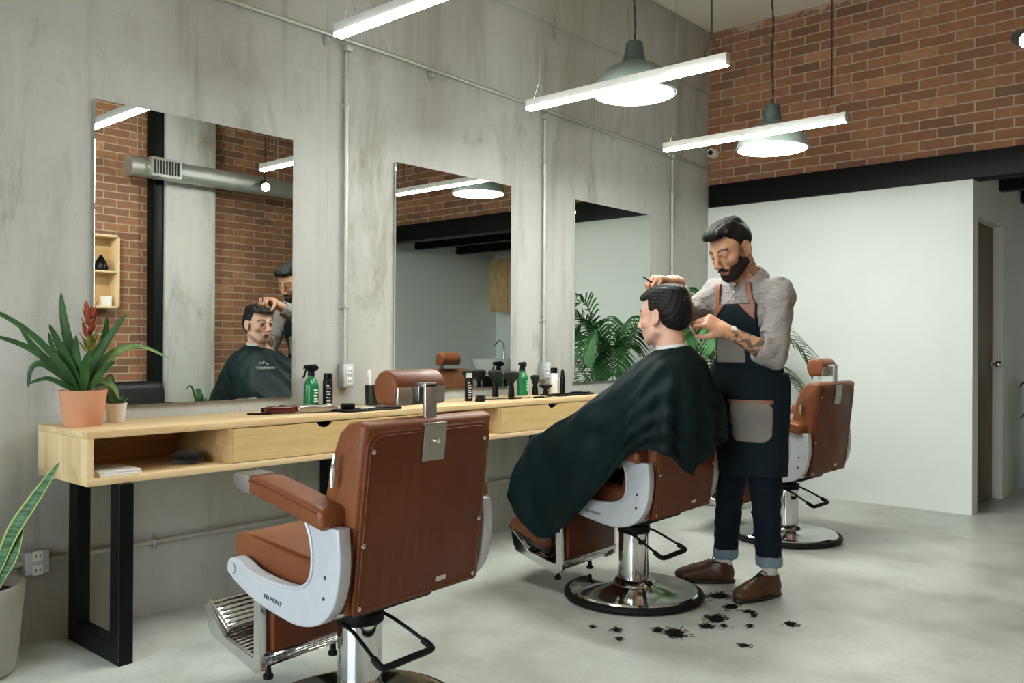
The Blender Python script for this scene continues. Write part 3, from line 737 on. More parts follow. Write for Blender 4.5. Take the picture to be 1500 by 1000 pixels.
# ------------------------------------------------------------------ organic modelling: smooth unions of tapered limbs on a grid, meshed with surface nets
class SDF:
    def __init__(s, lo, hi, h):
        s.lo = np.array(lo, float); s.h = h
        s.n = np.ceil((np.array(hi, float)-s.lo)/h).astype(int)+1
        s.D = np.full(s.n, 1.0, np.float32)
    def region(s, lo, hi, pad):
        a = np.floor((np.array(lo)-pad-s.lo)/s.h).astype(int); b = np.ceil((np.array(hi)+pad-s.lo)/s.h).astype(int)+1
        a = np.clip(a, 0, s.n); b = np.clip(b, 0, s.n)
        if np.any(b <= a): return None
        sl = tuple(slice(i, j) for i, j in zip(a, b))
        X, Y, Z = np.meshgrid(*[(s.lo[k]+s.h*np.arange(a[k], b[k])).astype(np.float32) for k in range(3)], indexing='ij', sparse=True)
        return sl, X, Y, Z
    def put(s, sl, d, k, op):
        A = s.D[sl]
        if op == 'sub': d = -d
        if op == 'add':
            if k > 0:
                hh = np.clip(.5+.5*(A-d)/k, 0, 1); s.D[sl] = A*(1-hh)+d*hh-k*hh*(1-hh)
            else: s.D[sl] = np.minimum(A, d)
        else:
            if k > 0:
                hh = np.clip(.5-.5*(A-d)/k, 0, 1); s.D[sl] = A*(1-hh)+d*hh+k*hh*(1-hh)
            else: s.D[sl] = np.maximum(A, d)
    def cone(s, p, q, r1, r2=None, k=.02, op='add', flat=None):
        p, q = np.array(p, float), np.array(q, float); r2 = r1 if r2 is None else r2; m = max(r1, r2)
        R = s.region(np.minimum(p, q)-m, np.maximum(p, q)+m, k+.02)
        if R is None: return
        sl, X, Y, Z = R; d = q-p; L2 = max(d.dot(d), 1e-9)
        t = np.clip(((X-p[0])*d[0]+(Y-p[1])*d[1]+(Z-p[2])*d[2])/L2, 0, 1)
        dd = np.sqrt((X-p[0]-t*d[0])**2+(Y-p[1]-t*d[1])**2+(Z-p[2]-t*d[2])**2)-(r1+(r2-r1)*t)
        s.put(sl, dd, k, op)
    def chain(s, P, r, k=.02):
        for i in range(len(P)-1): s.cone(P[i], P[i+1], r[i], r[i+1], k if i else k)
    def ell(s, c, rad, R=None, k=.02, op='add'):
        c = np.array(c, float); rad = np.array(rad, float); R = np.eye(3) if R is None else R; m = rad.max()
        g = s.region(c-m, c+m, k+.02)
        if g is None: return
        sl, X, Y, Z = g; x, y, z = X-c[0], Y-c[1], Z-c[2]
        u = [(R[0, i]*x+R[1, i]*y+R[2, i]*z)/rad[i] for i in range(3)]
        k0 = np.sqrt(u[0]**2+u[1]**2+u[2]**2)+1e-9
        k1 = np.sqrt((u[0]/rad[0])**2+(u[1]/rad[1])**2+(u[2]/rad[2])**2)+1e-9
        s.put(sl, k0*(k0-1)/k1, k, op)
    def rbox(s, c, hs, R=None, r=.01, k=.02, op='add'):
        c = np.array(c, float); hs = np.array(hs, float); R = np.eye(3) if R is None else R; m = np.linalg.norm(hs)
        g = s.region(c-m, c+m, k+.02)
        if g is None: return
        sl, X, Y, Z = g; x, y, z = X-c[0], Y-c[1], Z-c[2]
        q = [np.abs(R[0, i]*x+R[1, i]*y+R[2, i]*z)-hs[i]+r for i in range(3)]
        o = np.sqrt(sum(np.maximum(v, 0)**2 for v in q)); inn = np.minimum(np.maximum(np.maximum(q[0], q[1]), q[2]), 0)
        s.put(sl, o+inn-r, k, op)
    def grid(s):
        return np.meshgrid(*[(s.lo[k]+s.h*np.arange(s.n[k])).astype(np.float32) for k in range(3)], indexing='ij', sparse=True)
    def keep(s, f):      # intersect with f(x,y,z) < 0
        s.D = np.maximum(s.D, f(*s.grid()).astype(np.float32))
    def wrinkle(s, amp, f): s.D = s.D + (amp*f(*s.grid())).astype(np.float32)
    def mesh(s, smooth=2):
        D = s.D; D[[0, -1]] = 1; D[:, [0, -1]] = 1; D[:, :, [0, -1]] = 1
        S = D < 0; n = np.array(D.shape)-1
        cnt = np.zeros(n, np.int8)
        for a in (0, 1):
            for b in (0, 1):
                for c in (0, 1): cnt += S[a:a+n[0], b:b+n[1], c:c+n[2]]
        act = np.argwhere((cnt > 0) & (cnt < 8)); idx = np.full(n, -1, np.int32); idx[tuple(act.T)] = np.arange(len(act))
        P = np.zeros((len(act), 3)); w = np.zeros(len(act))
        cor = [(a, b, c) for a in (0, 1) for b in (0, 1) for c in (0, 1)]
        vals = {c: D[act[:, 0]+c[0], act[:, 1]+c[1], act[:, 2]+c[2]].astype(float) for c in cor}
        for c in cor:
            for ax in range(3):
                if c[ax] == 0:
                    e = list(c); e[ax] = 1; e = tuple(e); v0, v1 = vals[c], vals[e]
                    m = (v0 < 0) != (v1 < 0); t = np.where(m, v0/np.where(m, v0-v1, 1), 0)
                    q = np.array(c, float)[None].repeat(len(act), 0); q[:, ax] = t
                    P += q*m[:, None]; w += m
        P = s.lo+(act+P/w[:, None])*s.h
        F = []
        for ax in range(3):
            o1, o2 = [(1, 2), (2, 0), (0, 1)][ax]
            sl0 = [slice(1, -1)]*3; sl0[ax] = slice(0, -1); sl1 = [slice(1, -1)]*3; sl1[ax] = slice(1, None)
            A, B = S[tuple(sl0)], S[tuple(sl1)]
            for flip, msk in ((0, A & ~B), (1, ~A & B)):
                e = np.argwhere(msk); off = np.ones(3, int); off[ax] = 0; e = e+off
                if not len(e): continue
                d1 = np.zeros(3, int); d1[o1] = 1; d2 = np.zeros(3, int); d2[o2] = 1
                q = [idx[tuple(v.T)] for v in (e-d1-d2, e-d2, e, e-d1)]
                F.append(np.stack(q if not flip else q[::-1], 1))
        F = np.concatenate(F); F = F[(F >= 0).all(1)]
        for _ in range(smooth):
            acc = np.zeros_like(P); c = np.zeros(len(P))
            for i in range(4):
                a, b = F[:, i], F[:, (i+1) % 4]
                for k in range(3): acc[:, k] += np.bincount(a, P[b, k], len(P))+np.bincount(b, P[a, k], len(P))
                c += np.bincount(a, minlength=len(P))+np.bincount(b, minlength=len(P))
            P = P*.5+acc/np.maximum(c, 1)[:, None]*.5
        return P, F

def np_mesh(name, P, F, mat, parent=None, col=None, origin=None):
    if origin is not None: P = P-np.array(origin)
    me = bpy.data.meshes.new(name)
    me.vertices.add(len(P)); me.vertices.foreach_set('co', P.astype(np.float32).ravel())
    me.loops.add(F.size); me.loops.foreach_set('vertex_index', F.astype(np.int32).ravel())
    me.polygons.add(len(F)); me.polygons.foreach_set('loop_start', np.arange(0, F.size, F.shape[1], dtype=np.int32)); 
    me.polygons.foreach_set('use_smooth', np.ones(len(F), bool)); me.update(calc_edges=True); me.validate()
    if col is not None:
        at = me.color_attributes.new('Col', 'FLOAT_COLOR', 'POINT')
        at.data.foreach_set('color', np.concatenate([col, np.ones((len(col), 1))], 1).astype(np.float32).ravel())
    return mesh_obj(name, me, mat, parent)

def unit(v): v = np.array(v, float); return v/np.linalg.norm(v)
def frame(fwd, up=(0, 0, 1), roll=0):
    """columns: left, forward, up of a person or head looking along fwd"""
    f = unit(fwd); l = unit(np.cross(up, f)); u = np.cross(f, l)
    if roll:
        c, s_ = math.cos(roll), math.sin(roll); l, u = c*l+s_*u, c*u-s_*l
    return np.stack([l, f, u], 1)

def head(S, c, R, k=1.0):
    c = np.array(c)
    def P(x, y, z): return c+R@np.array([x, y, z])
    S.ell(P(0, -.018, .032), (.075, .097, .084), R, .02)
    S.ell(P(0, .030, .020), (.064, .062, .068), R, .02)
    S.ell(P(0, .034, -.035), (.058, .055, .065), R, .02)
    S.ell(P(0, .040, -.074), (.047, .046, .040), R, .02)
    S.ell(P(0, .068, -.100), (.021, .018, .015), R, .015)
    for s in (-1, 1):
        S.ell(P(s*.045, .058, -.028), (.020, .022, .018), R, .018)
        S.cone(P(s*.056, .0, -.062), P(s*.025, .062, -.098), .016, .014, .02)
        S.ell(P(s*.033, .096, .000), (.017, .014, .011), R, .012, 'sub')
        S.ell(P(s*.033, .0765, -.001), (.0135, .013, .0125), R, .002)
        S.cone(P(s*.046, .074, .019), P(s*.014, .091, .018), .009, .009, .014)
        S.ell(P(s*.012, .105, -.039), (.009, .012, .008), R, .006)
        # ear
        Re = R@np.array(Euler((.15, 0, s*.22)).to_matrix())
        S.ell(P(s*.080, -.014, -.008), (.0075, .0215, .034), Re, .006)
        S.ell(P(s*.0885, -.010, -.004), (.006, .012, .021), Re, .004, 'sub')
        S.ell(P(s*.078, -.002, -.034), (.007, .009, .011), Re, .006)
    S.cone(P(0, .092, .012), P(0, .116, -.030), .0085, .0115, .010)
    S.ell(P(0, .115, -.034), (.0125, .0125, .0105), R, .006)
    S.cone(P(-.019, .087, -.064), P(.019, .087, -.064), .0075, None, .008); S.cone(P(-.008, .093, -.063), P(.008, .093, -.063), .0065, None, .006)
    S.cone(P(-.015, .087, -.076), P(.015, .087, -.076), .0085, None, .007)
    S.cone(P(-.022, .099, -.0695), P(.022, .099, -.0695), .0025, None, .004, 'sub')

def head_colors(P, c, R, skin, col, lip=(.42, .16, .13), brow=(.02, .015, .012), stubble=0, down=0):
    q = (P-np.array(c))@R; x, y, z = q[:, 0], q[:, 1], q[:, 2]
    near = (np.abs(x) < .1) & (np.abs(y) < .14) & (np.abs(z) < .14)
    def blend(m, cc):
        m = np.clip(m*near, 0, 1)[:, None]; col[:] = col*(1-m)+np.array(cc)*m
    ax = np.abs(x)
    warm = np.exp(-((ax-.045)**2+(z+.03)**2)/.0008)*(y > .03)*.35; blend(warm, np.array(skin)*np.array((1.02, .80, .74)))
    blend(np.exp(-((x)**2+(z+.034)**2)/.0003)*(y > .09)*.2, np.array(skin)*np.array((1.0, .76, .70)))
    blend((np.exp(-((x/.021)**4+((z+.070)/.0105)**4))*(y > .080)), lip)
    zb = .024+.006*np.sin(np.clip((ax-.012)/.045, 0, 1)*PI)
    blend(1.3*np.exp(-((z-zb)/.0055)**4)*(ax > .012)*(ax < .056)*(y > .05)*.9, brow)
    d = np.sqrt((ax-.033)**2+(z+.001)**2)
    zt = .0045-.0065*down; eye = (y > .082)*(d < .0105)*(z < zt)*(z > -.0065)
    blend(eye*1.0, (.62, .60, .57)); de = np.sqrt((ax-.033)**2+(z+.001+.003*down)**2); blend((y > .083)*(de < .0058)*(z < zt)*(z > -.0065), (.03, .018, .012))
    blend((y > .07)*np.exp(-(((ax-.033)/.014)**4+((z-zt-.001)/.0026)**2))*.75, (.05, .03, .025))
    if stubble > .2:
        m = np.clip((ax-.050)/.012, 0, 1)*np.exp(-((y-.012-.0*z)/.017)**4)*np.clip((.045-z)/.02, 0, 1)*np.clip((z+.075)/.02, 0, 1); blend(m*.62, np.array(skin)*.16)
        m = np.clip((ax-.045)/.012, 0, 1)*(y < .012)*(y > -.10)*np.clip((z+.0)/.02, 0, 1); blend(m*.55, np.array(skin)*.12)
        m = np.clip((-.030-z-.25*np.clip(.06-y, 0, .1)+.02)/.02, 0, 1)*np.clip((y-.0)/.015, 0, 1)*np.clip((ax-.02)/.01, 0, 1); blend(m*.45, np.array(skin)*.2)
    if stubble:
        m = np.clip((-z-.045)/.02, 0, 1)*np.clip((y+.01)/.02, 0, 1); blend(m*stubble, np.array(skin)*.45)
    return col

def hand(S, wrist, fd, pn, L_=1.0, curl=(.5, .5, .55, .6), spread=.06, thumb=(.5, .4), side=1, k=.006):
    """wrist point, fd = towards the knuckles, pn = out of the BACK of the hand, side = +1 when the thumb lies along cross(fd, pn)"""
    w = np.array(wrist, float); f = unit(fd); b = unit(np.array(pn)-f*np.dot(pn, f)); a = np.cross(f, b)*side   # a points to the thumb side
    R = np.stack([a, f, b], 1); out = {}
    S.cone(w-f*.03, w+f*.015, .025, .024, .02)
    S.rbox(w+f*.050, (.039, .047, .0145), R, .014, .018)
    S.ell(w+f*.035+a*.025-b*.008, (.018, .032, .016), R, .012)
    ln = [(.044, .027, .021), (.049, .031, .022), (.045, .029, .021), (.035, .022, .018)]
    for i in range(4):
        off = .030-.0205*i; base = w+f*(.092-.004*abs(i-1)-.006*(i == 3))+a*off+b*.002
        sp = spread*(1.5-i); dr = unit(f*math.cos(sp)+a*math.sin(sp)); p = base; ang = 0; r = .0092-.0008*(i == 3)
        S.cone(base-f*.02, base, r*1.05, r*1.08, .008)
        for j, l in enumerate(ln[i]):
            ang += curl[i]*(1.0 if j == 0 else 1.15)
            d = dr*math.cos(ang)-b*math.sin(ang); q = p+d*l*L_
            S.cone(p, q, r-j*.0009, r-(j+1)*.0009, .0035); p = q
        out[i] = p
    t0 = w+f*.022+a*.028-b*.008; d = unit(f*.72+a*.62-b*thumb[0]); t1 = t0+d*.040
    d2 = unit(f*.9+a*.15-b*(thumb[0]+thumb[1])); t2 = t1+d2*.032; d3 = unit(f*.95-a*.15-b*(thumb[0]+thumb[1]*.8)); t3 = t2+d3*.026
    S.cone(t0, t1, .0145, .0115, .012); S.cone(t1, t2, .0110, .0100, .004); S.cone(t2, t3, .0100, .0080, .004); out['t'] = t3
    return out

def ripple(*terms):
    def f(X, Y, Z):
        s_ = 0
        for (kx, ky, kz, ph) in terms: s_ = s_+np.sin(kx*X+ky*Y+kz*Z+ph+1.3*np.sin(.37*kz*X+.41*kx*Y+.3*ky*Z))
        return s_/len(terms)
    return f

MT['skin_a'] = m_attr('skin_barber', .48, .12, .05)
MT['skin_b'] = m_attr('skin_client', .48, .12, .05)
def m_hair(name, c, c2, ax, rough=.55):
    N = NT(name); sc = [150, 150, 150]; sc[ax] = 9
    f = N.noise(N.coord(scale=tuple(sc)), 1.6, 4, .6, .3)
    N.base(N.ramp(f, [(.35, lin(c)), (.75, lin(c2))])); N.rough(rough); N.b.inputs['Specular IOR Level'].default_value = .22
    N.bump(f, .6, .004); return N.m
def m_shirt():
    N = NT('pale_grey_shirt'); v = N.coord()
    st = N.noise(N.coord(scale=(420, 420, 30)), 1, 2)
    N.base(N.ramp(st, [(.35, lin('817a77')), (.65, lin('948d8a'))])); N.rough(.9)
    f1 = N.noise(N.coord(scale=(14, 14, 26), rot=(.5, .3, .4)), 1.0, 3, .5, .6); f2 = N.noise(N.coord(scale=(34, 30, 60), rot=(-.4, .6, .2)), 1.0, 2, .5, .8)
    N.bump(N.math('ADD', f1, N.math('MULTIPLY', f2, .45)), .55, .035); return N.m
MT['hair'] = m_hair('black_hair_combed_back', '060505', '15110e', 0)
MT['hair_y'] = m_hair('black_hair_swept_up', '060605', '14120f', 1)
MT['skin_sock'] = plain('pale_sock', 'b9b6ae', .85)
MT['beard'] = m_hair('dark_beard', '150e0a', '2c2019', 2, .75)
MT['shirt'] = m_shirt()
MT['denim'] = m_fabric('dark_navy_denim', '050d16', '0a1824', 260, .85, .25, .0)
MT['apron'] = m_fabric('blue_black_apron_denim', '071318', '0c1c23', 300, .85, .25, .0)
MT['suede'] = m_fabric('grey_suede', '6c6862', '7d7972', 120, .9, .2, .3)
MT['strap'] = plain('tan_leather_strap', '7c4f38', .5, var=.12, scale=30)
MT['cuff'] = m_fabric('pale_denim_turnup', '5b6f79', '74868d', 240, .85, .2, .1)
MT['shoe'] = m_leather('brown_shoe_leather', '3a2211', '50331d', .36)
MT['shoe_tan'] = m_leather('tan_shoe_leather', '5c3319', '77472a', .32)
MT['sole'] = plain('dark_shoe_sole', '17130f', .55, var=.1)
MT['cape'] = m_fabric('black_green_cape_nylon', '051416', '081c1f', 30, .6, .05, .0, big=5); MT['cape'].node_tree.nodes['Principled BSDF'].inputs['Specular IOR Level'].default_value = .14
MT['white_cloth'] = plain('white_neck_strip', 'd6d6d2', .8, var=.02)
MT['print'] = plain('pale_print', 'b9c2bc', .6)

# ================================================================== BARBER
BARB = thing('person', 'bearded barber in grey shirt and dark apron, standing and cutting hair', 'person', (1.64, 3.69, 0))
BO = BARB.location
Tf = unit((-.20, -.98, 0)); Tl = unit((.98, -.20, 0))  # torso forward / left
Zu = np.array([0, 0, 1.0])
HCB = np.array([1.676, 3.490, 1.543]); HFB = unit((-.24, -.82, -.46)); HRB = frame(HFB, roll=.03)
NB = np.array([1.705, 3.605, 1.415])          # base of the neck
ShL, ShR = NB+Tl*.162-Zu*.060, NB-Tl*.180-Zu*.045
ElL, WrL = np.array([1.893, 3.455, 1.082]), np.array([1.757, 3.305, 1.178])
ElR, WrR = np.array([1.455, 3.475, 1.255]), np.array([1.538, 3.245, 1.392])
HipC = np.array([1.665, 3.672, .92])
HpL, HpR = HipC+Tl*.095, HipC-Tl*.095
KnL, KnR = np.array([1.775, 3.630, .50]), np.array([1.562, 3.720, .50])
AnL, AnR = np.array([1.772, 3.680, .10]), np.array([1.515, 3.752, .10])
def barber_body():
    S = SDF((1.33, 2.98, .0), (2.02, 3.92, 1.70), .0038)
    head(S, HCB, HRB)
    S.cone(HCB+HRB@np.array((0, -.025, -.055)), NB-Zu*.02, .056, .062, .03)
    S.cone(NB-Zu*.055+Tl*.04, ShL-Zu*.015, .04, .040, .02); S.cone(NB-Zu*.055-Tl*.04, ShR-Zu*.015, .04, .040, .02)
    TR = np.stack([Tl, Tf, Zu], 1)
    S.ell(NB+(HipC-NB)*.36, (.150, .098, .15), TR, .04); S.ell(NB+(HipC-NB)*.75, (.130, .092, .20), TR, .05); S.ell(HipC-Zu*.02, (.145, .10, .11), TR, .04)
    for sh, el, wr in ((ShL, ElL, WrL), (ShR, ElR, WrR)):
        S.cone(sh, el, .046, .037, .03); mid = el+(wr-el)*.3
        S.cone(el, mid, .038, .039, .015); S.cone(mid, wr, .039, .026, .015)
    for hp, kn, an in ((HpL, KnL, AnL), (HpR, KnR, AnR)):
        S.cone(hp, kn, .075, .048, .03); S.cone(kn, kn+(an-kn)*.35, .046, .050, .02); S.cone(kn+(an-kn)*.35, an, .05, .033, .02)
    S.cone(AnL, AnL+np.array((-.03, -.10, -.065)), .030, .020, .01); S.cone(AnR, AnR+np.array((-.085, -.065, -.065)), .030, .020, .01)
    # near (left) hand holds the scissors behind the client's head, far hand lies on his crown with a comb
    fdL = unit(np.array([1.675, 3.235, 1.235])-WrL)
    hl = hand(S, WrL+fdL*.01, fdL, unit((.30, -.55, .70)), 1.0, (.75, .85, .95, 1.0), .03, (.35, .35), side=-1)
    fdR = unit(np.array([1.502, 3.165, 1.402])-WrR)
    hr = hand(S, WrR+fdR*.005, fdR, unit((.12, .10, .98)), .92, (.95, 1.0, 1.05, 1.1), .05, (.75, .3), side=1)
    P, F = S.mesh(1)
    skin = lin('c1906f'); col = np.tile(np.array(skin), (len(P), 1))
    # hands slightly pinker
    for c_ in (WrL+fdL*.1, WrR+fdR*.1):
        m = np.exp(-((P-c_)**2).sum(1)/.004)[:, None]*.5; col = col*(1-m)+np.array(lin('c58f77'))*m
    col = head_colors(P, HCB, HRB, skin, col, lip=lin('7a4236'), brow=lin('0c0806'), stubble=.35, down=1)
    # inked left forearm and neck
    ax = WrL-ElL; t = ((P-ElL)@ax)/ax.dot(ax); near = (np.linalg.norm(P-(ElL+np.clip(t, 0, 1)[:, None]*ax), axis=1) < .065) & (t > -.1) & (t < .97)
    pat = np.sin(P@np.array((95, -60, 130))+2*np.sin(P@np.array((40, 90, -70))))+np.sin(P@np.array((-70, 120, 60))+2*np.sin(P@np.array((110, -30, 50))))
    m = (near*np.clip((pat+.35)*1.4, 0, 1)*.85)[:, None]; col = col*(1-m)+np.array(lin('3f4440'))*m
    qn = (P-HCB)@HRB; nk = (qn[:, 2] < -.055)*(qn[:, 2] > -.14)*(qn[:, 1] < .012)*(qn[:, 0] > .0)
    m = (nk*np.clip((pat+.1)*1.5, 0, 1)*.6)[:, None]; col = col*(1-m)+np.array(lin('55453a'))*m
    m = np.clip((.19-P[:, 2])/.01, 0, 1)[:, None]; col = col*(1-m)+np.array(lin('c4c0b8'))*m      # pale socks
    np_mesh('body', P, F, MT['skin_a'], BARB, col, BO)
    return hl, hr
HL, HR = barber_body()

def barber_hair():
    S = SDF(HCB-.17, HCB+.17, .0028); R = HRB
    def P(x, y, z): return HCB+R@np.array([x, y, z])
    S.ell(P(0, -.022, .036), (.0785, .100, .087), R, .01)
    S.ell(P(0, .045, .090), (.058, .060, .034), R, .03); S.ell(P(.004, .082, .100), (.046, .026, .024), R, .02); S.ell(P(-.01, -.02, .108), (.060, .085, .024), R, .03)
    def loc(X, Y, Z):
        x, y, z = X-HCB[0], Y-HCB[1], Z-HCB[2]; return [R[0, i]*x+R[1, i]*y+R[2, i]*z for i in range(3)]
    def cut(X, Y, Z):
        u = loc(X, Y, Z); fr = np.clip((u[1]-.030)/.02, 0, 1)
        line = .036+fr*.046-.012*np.clip((np.abs(u[0])-.05)/.02, 0, 1)*(1-fr)
        line = np.where(u[1] < -.06, .0, line)
        return line-u[2]
    def strands(X, Y, Z):
        x, y, z = X-HCB[0], Y-HCB[1], Z-HCB[2]
        u = [R[0, i]*x+R[1, i]*y+R[2, i]*z for i in range(3)]
        return (np.sin(330*u[0]+60*u[2]+3*np.sin(30*u[1]))+.6*np.sin(190*u[0]-120*u[1]+2*np.sin(50*u[2])))*np.clip((u[2]-.05)/.03, .1, 1)
    S.wrinkle(.0016, strands); S.keep(cut)
    Pm, F = S.mesh(1); np_mesh('hair', Pm, F, MT['hair_y'], BARB, None, BO)
    # short faded sides: a thin tight layer below the long top
    S = SDF(HCB-.17, HCB+.17, .003)
    S.ell(P(0, -.0185, .0325), (.0768, .0988, .0858), R, .01)
    def cut2(X, Y, Z):
        u = loc(X, Y, Z)
        lo = np.where(u[1] > .028, .045, np.where(u[1] > .006, .012, np.where(u[1] > -.035, .020, -.050)))
        return np.maximum(lo-u[2], u[1]-.052)
    S.keep(cut2); Pm, F = S.mesh(1); np_mesh('faded_sides', Pm, F, MT['beard'], BARB, None, BO)
    # beard and moustache
    S = SDF(HCB-.15, HCB+.15, .0026); e = .0036
    S.ell(P(0, .034, -.035), (.058+e, .055+e, .065+e), R, .02); S.ell(P(0, .040, -.074), (.047+e, .046+e, .040+e), R, .02); S.ell(P(0, .070, -.104), (.026+e, .021+e, .019+e), R, .015)
    for s in (-1, 1):
        S.cone(P(s*.056, .0, -.062), P(s*.025, .062, -.098), .016+e, .014+e, .02)
    def cutb(X, Y, Z):
        x, y, z = X-HCB[0], Y-HCB[1], Z-HCB[2]
        u = [R[0, i]*x+R[1, i]*y+R[2, i]*z for i in range(3)]
        top = u[2]-(-.074+np.clip((np.abs(u[0])-.028)/.03, 0, 1)*.062)
        mouth = .0135-np.sqrt(((u[0])/1.9)**2+(u[2]+.0705)**2)+np.where(u[1] > .06, 0, -1)
        return np.maximum(np.maximum(top, mouth), np.maximum(-.004-u[1], -.128-u[2]))
    S.keep(cutb)
    S.cone(P(-.026, .089, -.064), P(-.003, .102, -.0535), .0055, .0068, .004); S.cone(P(.026, .089, -.064), P(.003, .102, -.0535), .0055, .0068, .004)
    S.wrinkle(.0006, lambda X, Y, Z: np.sin(620*X+150*Z)+np.sin(580*Y-210*Z))
    Pm, F = S.mesh(1); np_mesh('beard', Pm, F, MT['beard'], BARB, None, BO)
barber_hair()

def torso_sdf(S, e, arms=True):
    TR = np.stack([Tl, Tf, Zu], 1)
    S.ell(NB+(HipC-NB)*.33+Tf*.002, (.176+e, .118+e, .165+e), TR, .05); S.ell(NB+(HipC-NB)*.72, (.158+e, .116+e, .22+e), TR, .06); S.ell(HipC-Zu*.03, (.168+e, .122+e, .13+e), TR, .05)
    S.cone(NB-Zu*.050+Tl*.03, ShL-Tl*.005-Zu*.008, .060+e, .060+e, .05); S.cone(NB-Zu*.050-Tl*.03, ShR+Tl*.005-Zu*.008, .060+e, .060+e, .05)
def barber_shirt():
    S = SDF((1.35, 3.2, .80), (2.02, 3.92, 1.50), .0042)
    torso_sdf(S, 0)
    cutL = ElL+(WrL-ElL)*.30; cutR = ElR+(WrR-ElR)*.66
    S.cone(ShL-Zu*.008, ElL+Zu*.01, .062, .058, .035); S.cone(ElL, cutL, .058, .053, .02)
    S.cone(ShR-Zu*.012, ElR, .062, .054, .035); S.cone(ElR, cutR, .054, .043, .02)
    S.wrinkle(.0045, ripple((48, 30, 70, .3), (-60, 42, 38, 1.1), (25, -70, 52, 2.2), (90, 60, -40, .7)))
    S.wrinkle(.004, ripple((14, 22, 44, .3), (-24, 12, 58, 1.1)))
    # open sleeve ends and neckline
    for cpt, d in ((cutL, unit(WrL-ElL)), (cutR, unit(WrR-ElR))):
        S.keep(lambda X, Y, Z, cpt=cpt, d=d: np.where((X-cpt[0])**2+(Y-cpt[1])**2+(Z-cpt[2])**2 < .0064, (X-cpt[0])*d[0]+(Y-cpt[1])*d[1]+(Z-cpt[2])*d[2], -1))
    S.cone(HCB+HRB@np.array((0, -.03, -.06)), NB-Zu*.01, .060, .064, .008, 'sub')
    P, F = S.mesh(1); sh = np_mesh('shirt', P, F, MT['shirt'], BARB, None, BO)
    # rolled cuff at the near elbow
    for cpt, d, r, nm in ((cutL, unit(WrL-ElL), .0555, 'rolled_cuff'), (cutR, unit(WrR-ElR), .0455, 'shirt_cuff')):
        b = new(); p = cpt-BO; rings = []
        a, bb, dd = frame_from(d)
        for (t, rr) in ((-.042, r-.001), (-.044, r+.006), (-.02, r+.0075), (.008, r+.005), (.012, r-.002), (.004, r-.008)):
            rings.append([Vector(p)+dd*t+(a*math.cos(2*PI*q/28)+bb*math.sin(2*PI*q/28))*(rr+.0018*math.sin(q*1.9)) for q in range(28)])
        ring_loft(b, rings, False); obj(nm, b, MT['shirt'], sh, 60)
    # collar: stand and fold, open at the throat
    ax0 = NB-Zu*.018; d = unit(HCB+HRB@np.array((0, -.03, -.06))-ax0); fr = unit(Tf-d*Tf.dot(d)); lf = np.cross(d, fr)*-1
    rows = []
    for k in range(41):
        ph = math.radians(9+342*k/40); c_, s_ = math.cos(ph), math.sin(ph); fo = max(0, c_)
        w_ = (fr*c_+lf*s_); base = ax0-np.array(BO)
        h_ = .052-.016*fo; tip = max(0, c_-.80)/.2
        rows.append([base+w_*(.066+.004*fo)+d*(h_-.035), base+w_*(.0655+.003*fo)+d*h_, base+w_*(.069+.003*fo)+d*(h_+.004), base+w_*(.074+.004*fo)+d*(h_-.002), base+w_*(.088+.012*fo)+d*(h_-.030), base+w_*(.097+.018*fo+.010*tip)+d*(h_-.044-.020*tip)])
    Pc = np.array(rows).reshape(-1, 3); nv = 6
    Fc = np.array([[i*nv+j, (i+1)*nv+j, (i+1)*nv+j+1, i*nv+j+1] for i in range(40) for j in range(nv-1)])
    cl = np_mesh('collar', Pc, Fc, MT['shirt'], sh)
    m_ = cl.modifiers.new('thick', 'SOLIDIFY'); m_.thickness = .003; m_.offset = 0; m_ = cl.modifiers.new('soft', 'SUBSURF'); m_.levels = m_.render_levels = 1
    # button placket
    for i_, t in enumerate((.05, .12, .19)):
        c_ = NB+(HipC-NB)*t; b = new(); q = c_+Tf*(.098+.03*t-.0*i_)-np.array(BO); sphere(b, q, .0055, n=10); obj('button', b, MT['white_paint'], sh)
barber_shirt()

def barber_legs():
    S = SDF((1.38, 3.48, .08), (1.95, 3.92, 1.0), .0045)
    TR = np.stack([Tl, Tf, Zu], 1)
    S.ell(HipC-Zu*.02, (.158, .112, .12), TR, .04)
    for hp, kn, an in ((HpL, KnL, AnL), (HpR, KnR, AnR)):
        S.cone(hp, kn, .093, .066, .03); S.cone(kn, an+(kn-an)*.02, .066, .053, .03)
    S.wrinkle(.003, ripple((60, 30, 90, 0), (-40, 70, 60, 1), (20, -30, 120, 2)))
    for an, zc in ((AnL, .148), (AnR, .128)):
        S.keep(lambda X, Y, Z, an=an, zc=zc: np.where((X-an[0])**2+(Y-an[1])**2 < .012, zc-Z, -1))
    P, F = S.mesh(1); je = np_mesh('jeans', P, F, MT['denim'], BARB, None, BO)
    for an, kn, zc in ((AnL, KnL, .148), (AnR, KnR, .128)):
        b = new(); rings = []
        for (dz, r) in ((.036, .053), (.038, .0585), (.018, .0595), (-.006, .0585), (-.010, .055), (-.004, .048)):
            t = (zc+dz-an[2])/(kn[2]-an[2]); c_ = an+(kn-an)*t
            rings.append([Vector((c_[0]-BO[0]+r*math.cos(2*PI*q/32)*(1+.02*math.sin(3*q*2*PI/32)), c_[1]-BO[1]+r*math.sin(2*PI*q/32), zc+dz+.002*math.sin(q))) for q in range(32)])
        ring_loft(b, rings, False); obj('jeans_turnup', b, MT['cuff'], je, 60)
barber_legs()

